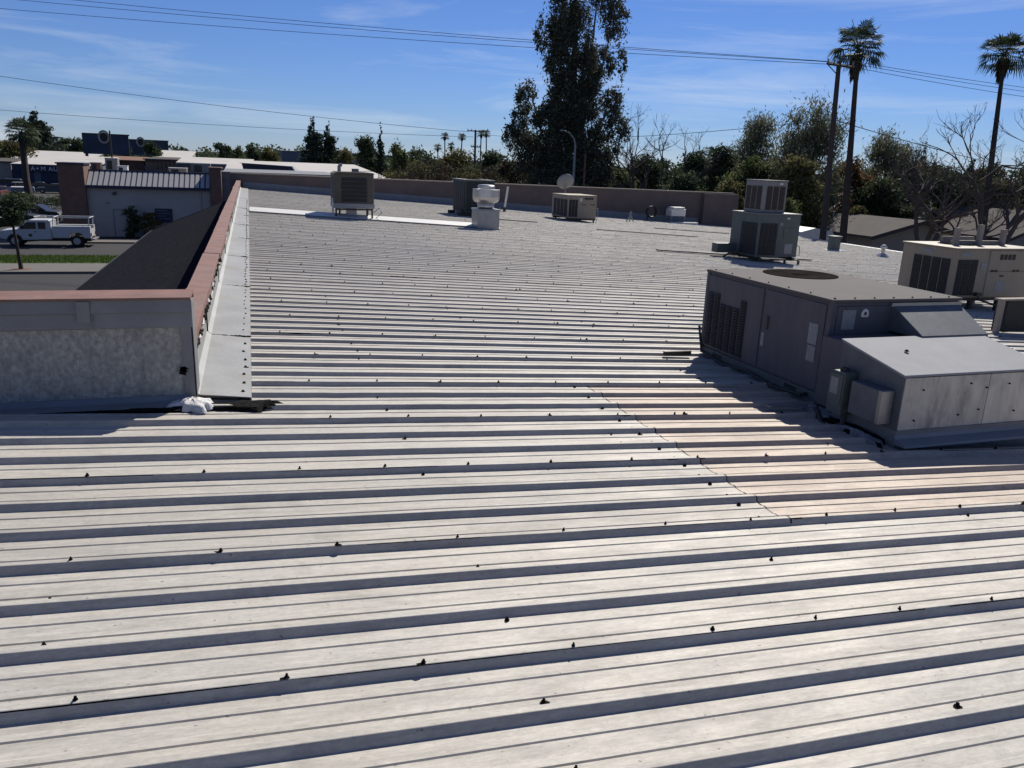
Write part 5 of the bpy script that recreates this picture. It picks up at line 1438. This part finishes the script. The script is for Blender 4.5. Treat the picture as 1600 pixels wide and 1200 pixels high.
# ------------------------------------------------------------------ houses on the right
def house(label, x, y, w, d, eave, ridge, wm, rm, rz=0.0, over=.5, win=True):
    """gable house, ridge along local y; (x, y) is the near left wall corner"""
    t = thing('house', label, 'house', (x, y, GROUND), rz)
    part('wall', MB().prism([(0, -.1), (w, -.1), (w, eave), (w / 2, ridge - .05), (0, eave)], 1, 0, d), M[wm], t)
    rh = ridge - eave; s = over * rh / (w / 2)
    for sx in (0, 1):
        q = [(-over, eave - s), (w / 2, ridge), (w / 2, ridge + .14), (-over, eave - s + .14)]
        if sx: q = [(w - a_, b2) for a_, b2 in q]
        part('roof', MB().prism(q, 1, -over, d + over), M[rm], t)
        q2 = [(-over - .03, eave - s - .12), (w / 2, ridge - .12), (w / 2, ridge - .002), (-over - .03, eave - s - .002)]
        if sx: q2 = [(w - a_, b2) for a_, b2 in q2]
        part('barge_board', MB().prism(q2, 1, -over - .06, -over - .01), M['steel'], t)
    if win:
        for i in range(2):
            wi = part('window', MB().box(w * (.18 + .42 * i), w * (.18 + .42 * i) + 1.1, -.05, -.01, 1.0, 2.0), M['glass'], t)
            part('frame', MB().box(w * (.18 + .42 * i) - .06, w * (.18 + .42 * i) + 1.16, -.07, -.005, .92, .995), M['white'], wi)
        dr_ = part('door', MB().box(-.05, -.01, d * .3, d * .3 + 1.0, 0, 2.05), M['bluewall'], t)
        part('handle', MB().box(-.1, -.05, d * .3 + .8, d * .3 + .88, 1.0, 1.06), M['steel'], dr_)
        wi = part('window', MB().box(-.05, -.01, d * .55, d * .55 + 1.4, 1.0, 2.0), M['glass'], t)
    part('vent_pipe', MB().tube([(w * .25, d * .45, eave), (w * .25, d * .45, ridge + .25)], .06, 8), M['pvc'], t)
    return t
p = (41.94, 46.09, -2.31)
hA = house('single storey house with grey shingle gable roof behind the roof edge', p[0] + .5, p[1] + .5, 8.2, 12.5, p[2] - GROUND + .1, p[2] - GROUND + 1.15, 'beige_wall', 'grey_roof')
p = (54.24, 57.21, -2.57)
house('taupe gable roofed house behind the grey one', p[0], p[1] + 2, 10, 13, p[2] - GROUND, p[2] - GROUND + 1.9, 'beige_wall', 'brownwall')
p = (61.06, 50.56, -2.55)
house('brown gable roofed house at the foot of the leafless twisted tree', p[0] - 1, p[1], 11, 12, p[2] - GROUND, p[2] - GROUND + 2.0, 'beige_wall', 'grey_roof')
p = (60.83, 75.06, -1.34)
house('far house with pinkish gable roof between pole and palm', p[0] - 2, p[1], 9, 10, p[2] - GROUND, p[2] - GROUND + 1.3, 'stucco_white', 'brick')
t = thing('tarp_cover', 'white tarp shelter beside the grey shingle house', 'tarp', (62.3, 78.66, -5.2))
p = (36.29, 45.9, -1.91)
t.location = (p[0], p[1], GROUND)
hh_ = p[2] - GROUND
part('cover', MB().prism([(-1.6, hh_ - .5), (-1.3, hh_ + .05), (-.2, hh_ + .32), (1.2, hh_ + .1), (1.7, hh_ - .5)], 1, -1, 2.5), M['white'], t)
for x in (-1.55, 1.55):
    for y in (-.9, 2.3): part('post', MB().tube([(x, y, -.1), (x, y, hh_ - .45)], .04, 6), M['steel'], t)
# low fence between the lot and the houses
fe = thing('board_fence', 'grey board fence along the lot in front of the houses', 'fence', (30.5, 30, GROUND))
fm = MB().box(0, .03, 0, .14, 0, 1.8).mesh('fence_board'); fm.materials.append(M['wood_post'])
for i in range(110):
    o = link('board', fm, fe); o.location = (0, i * .15, 0)
part('rail', MB().box(.03, .08, 0, 16.5, .4, .5).box(.03, .08, 0, 16.5, 1.4, 1.5), M['wood_post'], fe)

# ------------------------------------------------------------------ vehicles
def wheel(t, x, y, r=.34, w=.22, s=1):
    def cyl(mb, r_, y0, y1, n=20):
        b = len(mb.v)
        for yy in (y0, y1):
            for k in range(n): mb.v.append((x + r_ * math.cos(2 * math.pi * k / n), yy, r + r_ * math.sin(2 * math.pi * k / n)))
        for k in range(n): mb.f.append((b + k, b + (k + 1) % n, b + n + (k + 1) % n, b + n + k))
        mb.f.append(tuple(range(b, b + n))[::-1]); mb.f.append(tuple(range(b + n, b + 2 * n)))
        return mb
    wh = part('wheel', cyl(MB(), r, y - w / 2, y + w / 2), M['tyre'], t, .03)
    part('rim', cyl(MB(), r * .6, y + s * (w / 2 - .01), y + s * (w / 2 + .012)), M['rim'], wh)

def car(label, loc, rz, paint, L=4.6, W=1.8, H=1.45, suv=False, group=None):
    t = thing('parked_car', label, 'car', loc, rz, group)
    hl = L / 2; b = .62 * H
    body = [(-hl, .32), (-hl, .62), (-hl + .12, b - .04), (-hl + 1.25, b + .04), (hl - (.25 if suv else .95), b + .05), (hl - .06, b - .02), (hl, .6), (hl, .34), (hl - .2, .22), (-hl + .2, .22)]
    part('body', MB().prism(body, 1, -W / 2, W / 2), M[paint], t, .05)
    cab = [(-hl + 1.15, b + .03), (-hl + 1.95, H - .02), (-hl + 2.4, H), (hl - (.55 if suv else 1.45), H), (hl - (.12 if suv else .55), b + .04)]
    part('cabin', MB().prism(cab, 1, -W / 2 + .13, W / 2 - .13), M['glass'], t, .04)
    part('roof_panel', MB().prism([(cab[1][0] - .03, H - .03), (cab[2][0], H + .025), (cab[3][0], H + .025), (cab[3][0] + .12, H - .05)], 1, -W / 2 + .12, W / 2 - .12), M[paint], t, .02)
    for s in (-1, 1):
        part('pillar', MB().hexa([(0, s * (W / 2 - .12), b + .03), (.1, s * (W / 2 - .12), b + .03), (.1, s * (W / 2 - .135), H), (0, s * (W / 2 - .135), H), (0, s * (W / 2 - .09), b + .03), (.1, s * (W / 2 - .09), b + .03), (.1, s * (W / 2 - .11), H), (0, s * (W / 2 - .11), H)]), M[paint], t)
        part('headlight', MB().box(-hl - .012, -hl + .06, s * W * .36 - .18, s * W * .36 + .18, .60, .72), M['lamp_white'], t)
        part('tail_light', MB().box(hl - .05, hl + .012, s * W * .38 - .14, s * W * .38 + .14, .62, .80), M['lamp_red'], t)
        wheel(t, -hl + .85, s * (W / 2 - .1), s=s); wheel(t, hl - .85, s * (W / 2 - .1), s=s)
    part('bumper', MB().box(-hl - .04, -hl + .08, -W / 2 + .05, W / 2 - .05, .30, .48), M['black'], t, .02)
    part('bumper', MB().box(hl - .08, hl + .04, -W / 2 + .05, W / 2 - .05, .32, .50), M['black'], t, .02)
    return t
def paint(name, col): M[name] = mat(name, col, .45, 0.0, .05, 2, spec=.35)
paint('paint_white', (.40, .41, .42)); paint('paint_black', (.012, .012, .014)); paint('paint_blue', (.03, .05, .09))
paint('paint_silver', (.28, .29, .30)); paint('paint_slate', (.06, .075, .09)); paint('paint_maroon', (.09, .02, .02))
G_ = GROUND + .004
p = (-19.76, 92.04, -5.2); car('dark sedan parked beyond the white utility truck', (p[0], p[1] - 3, G_), 2.9, 'paint_black', 4.7)
p = (-20.16, 87.66, -5.2); car('black hatchback parked beside the dark sedan', (p[0], p[1] - 4, G_), 2.75, 'paint_black', 4.3, suv=True)
p = (-21.25, 82.14, -5.2); car('slate grey sedan parked left of the white truck', (p[0] - 1, p[1], G_), 2.6, 'paint_slate')
p = (-29.32, 122.92, -5.2); car('white sport utility car seen from the rear by the palm', (p[0], p[1], G_), 1.75, 'paint_white', 4.5, suv=True, H=1.65)
p = (-32.17, 128.49, -5.2); car('maroon sedan parked left of the white sport utility car', (p[0] - 1, p[1], G_), 1.6, 'paint_maroon')
p = (-33.13, 137.89, -5.2); car('silver minivan parked behind the white sport utility car', (p[0], p[1], G_), .2, 'paint_silver', 4.8, suv=True, H=1.7)
p = (-32.35, 147.62, -5.2); car('blue sedan parked right of the palm trunk', (p[0], p[1], G_), .1, 'paint_blue')
p = (-29.3, 142.45, -5.2); car('slate hatchback parked beside the blue sedan', (p[0], p[1], G_), .1, 'paint_slate', 4.2, suv=True)
p = (-36.06, 145.13, -5.2); car('dark blue van with pale roof edge near the auto shop', (p[0], p[1], G_), .05, 'paint_blue', 5.0, suv=True, H=1.9)
# low hedge band between the lots
hg = thing('hedge', 'long dark clipped hedge between the parking lots left of the palm', 'hedge', (-34, 106, GROUND))
link('foliage', quads_mesh('foliage', leaf_cloud([(-12 + i * 2.2, 0, .7, 1.3, .8, .75) for i in range(12)], 9000, .22, 130, 8, .4), M['leaf_dark']), hg)
part('stem', MB().tube([(-12, 0, .0), (12, 0, .5)], .06, 6), M['bark'], hg)

# white utility truck, nose towards -X
tk = thing('utility_truck', 'white utility pickup truck with service bed and ladder rack', 'truck', (-14.0, 65.4, GROUND + .004))
W = 1.95
cabp = [(-2.85, .55), (-2.88, .95), (-2.75, 1.12), (-1.75, 1.22), (-1.15, 1.80), (-.95, 1.87), (.25, 1.88), (.38, 1.80), (.40, .50), (-2.2, .42)]
part('cab', MB().prism(cabp, 1, -W / 2 + .04, W / 2 - .04), M['paint_white'], tk, .06)
for s in (-1, 1):
    y0 = s * (W / 2 - .04)
    wpoly = [(-1.55, 1.24), (-1.12, 1.70), (-.55, 1.72), (-.55, 1.24)]
    part('window', MB().prism(wpoly, 1, y0 - s * .01, y0 + s * .012), M['glass'], tk)
    part('window', MB().prism([(-.42, 1.24), (-.42, 1.72), (.05, 1.72), (.05, 1.24)], 1, y0 - s * .01, y0 + s * .012), M['glass'], tk)
    d_ = part('door', MB().prism([(-1.45, .58), (-1.62, 1.2), (-.50, 1.2), (-.50, .58)], 1, y0, y0 + s * .015), M['paint_white'], tk)
    part('handle', MB().box(-.68, -.56, min(y0 + s * .015, y0 + s * .05), max(y0 + s * .015, y0 + s * .05), 1.02, 1.08), M['steel'], d_)
    part('mirror', MB().box(-1.5, -1.38, min(y0, y0 + s * .22), max(y0, y0 + s * .22), 1.25, 1.5), M['black'], tk)
    part('headlight', MB().box(-2.90, -2.80, s * .72 - .16, s * .72 + .16, .82, 1.0), M['lamp_white'], tk)
    part('tail_light', MB().box(2.88, 2.95, s * .85 - .06, s * .85 + .06, .75, 1.0), M['lamp_red'], tk)
    sb = part('service_body', MB().prism([(.46, .62), (.46, 1.46), (2.9, 1.46), (2.9, .62), (2.45, .62), (2.38, .86), (2.2, 1.0), (1.75, 1.0), (1.55, .86), (1.48, .62)], 1, s * (W / 2 - .42), s * (W / 2 + .02)), M['paint_white'], tk, .02)
    part('compartment_door', MB().box(.52, 1.4, min(s * (W / 2 + .02), s * (W / 2 + .035)), max(s * (W / 2 + .02), s * (W / 2 + .035)), .70, 1.38), M['paint_white'], sb)
    part('compartment_door', MB().box(1.5, 2.4, min(s * (W / 2 + .02), s * (W / 2 + .035)), max(s * (W / 2 + .02), s * (W / 2 + .035)), 1.05, 1.38), M['paint_white'], sb)
    part('compartment_door', MB().box(2.46, 2.86, min(s * (W / 2 + .02), s * (W / 2 + .035)), max(s * (W / 2 + .02), s * (W / 2 + .035)), .70, 1.38), M['paint_white'], sb)
    for x in (-1.95, 1.97): wheel(tk, x, s * (W / 2 - .13), .40, .26, s)
    part('rack_post', MB().tube([(.5, s * .85, 1.46), (.55, s * .85, 2.05)], .035, 6), M['white'], tk)
    part('rack_post', MB().tube([(2.8, s * .85, 1.46), (2.85, s * .85, 2.05)], .035, 6), M['white'], tk)
    part('rack_rail', MB().tube([(-.6, s * .85, 2.06), (2.95, s * .85, 2.06)], .035, 6), M['white'], tk)
    part('wheel_arch', MB().prism([(-1.95 + .5 * math.cos(k * math.pi / 8), .42 + .48 * math.sin(k * math.pi / 8)) for k in range(9)], 1, s * (W / 2 - .05), s * (W / 2 - .03)), M['black'], tk)
part('windscreen', MB().hexa([(-1.74, -.75, 1.23), (-1.74, .75, 1.23), (-1.70, .75, 1.23), (-1.70, -.75, 1.23), (-1.16, -.7, 1.79), (-1.16, .7, 1.79), (-1.12, .7, 1.79), (-1.12, -.7, 1.79)]), M['glass'], tk)
part('bed_floor', MB().box(.46, 2.9, -.55, .55, .62, .72), M['steel'], tk)
part('tailgate', MB().box(2.84, 2.9, -.54, .54, .72, 1.25), M['paint_white'], tk)
part('rear_bumper', MB().box(2.92, 3.15, -.9, .9, .48, .58), M['rim'], tk, .01)
part('front_bumper', MB().box(-2.98, -2.86, -.92, .92, .48, .70), M['rim'], tk, .02)
part('grille', MB().box(-2.91, -2.86, -.5, .5, .78, 1.02), M['black'], tk)
part('chassis', MB().box(-2.6, 2.8, -.5, .5, .36, .56), M['black'], tk)
for x in (.55, 2.85): part('rack_bar', MB().tube([(x, -.85, 2.06), (x, .85, 2.06)], .03, 6), M['white'], tk)
part('door_decal', MB().prism([(-.95 + .14 * math.cos(k * .785), .80 + .12 * math.sin(k * .785)) for k in range(8)], 1, -(W / 2 - .04) - .019, -(W / 2 - .04) - .0155), M['grass'], tk)
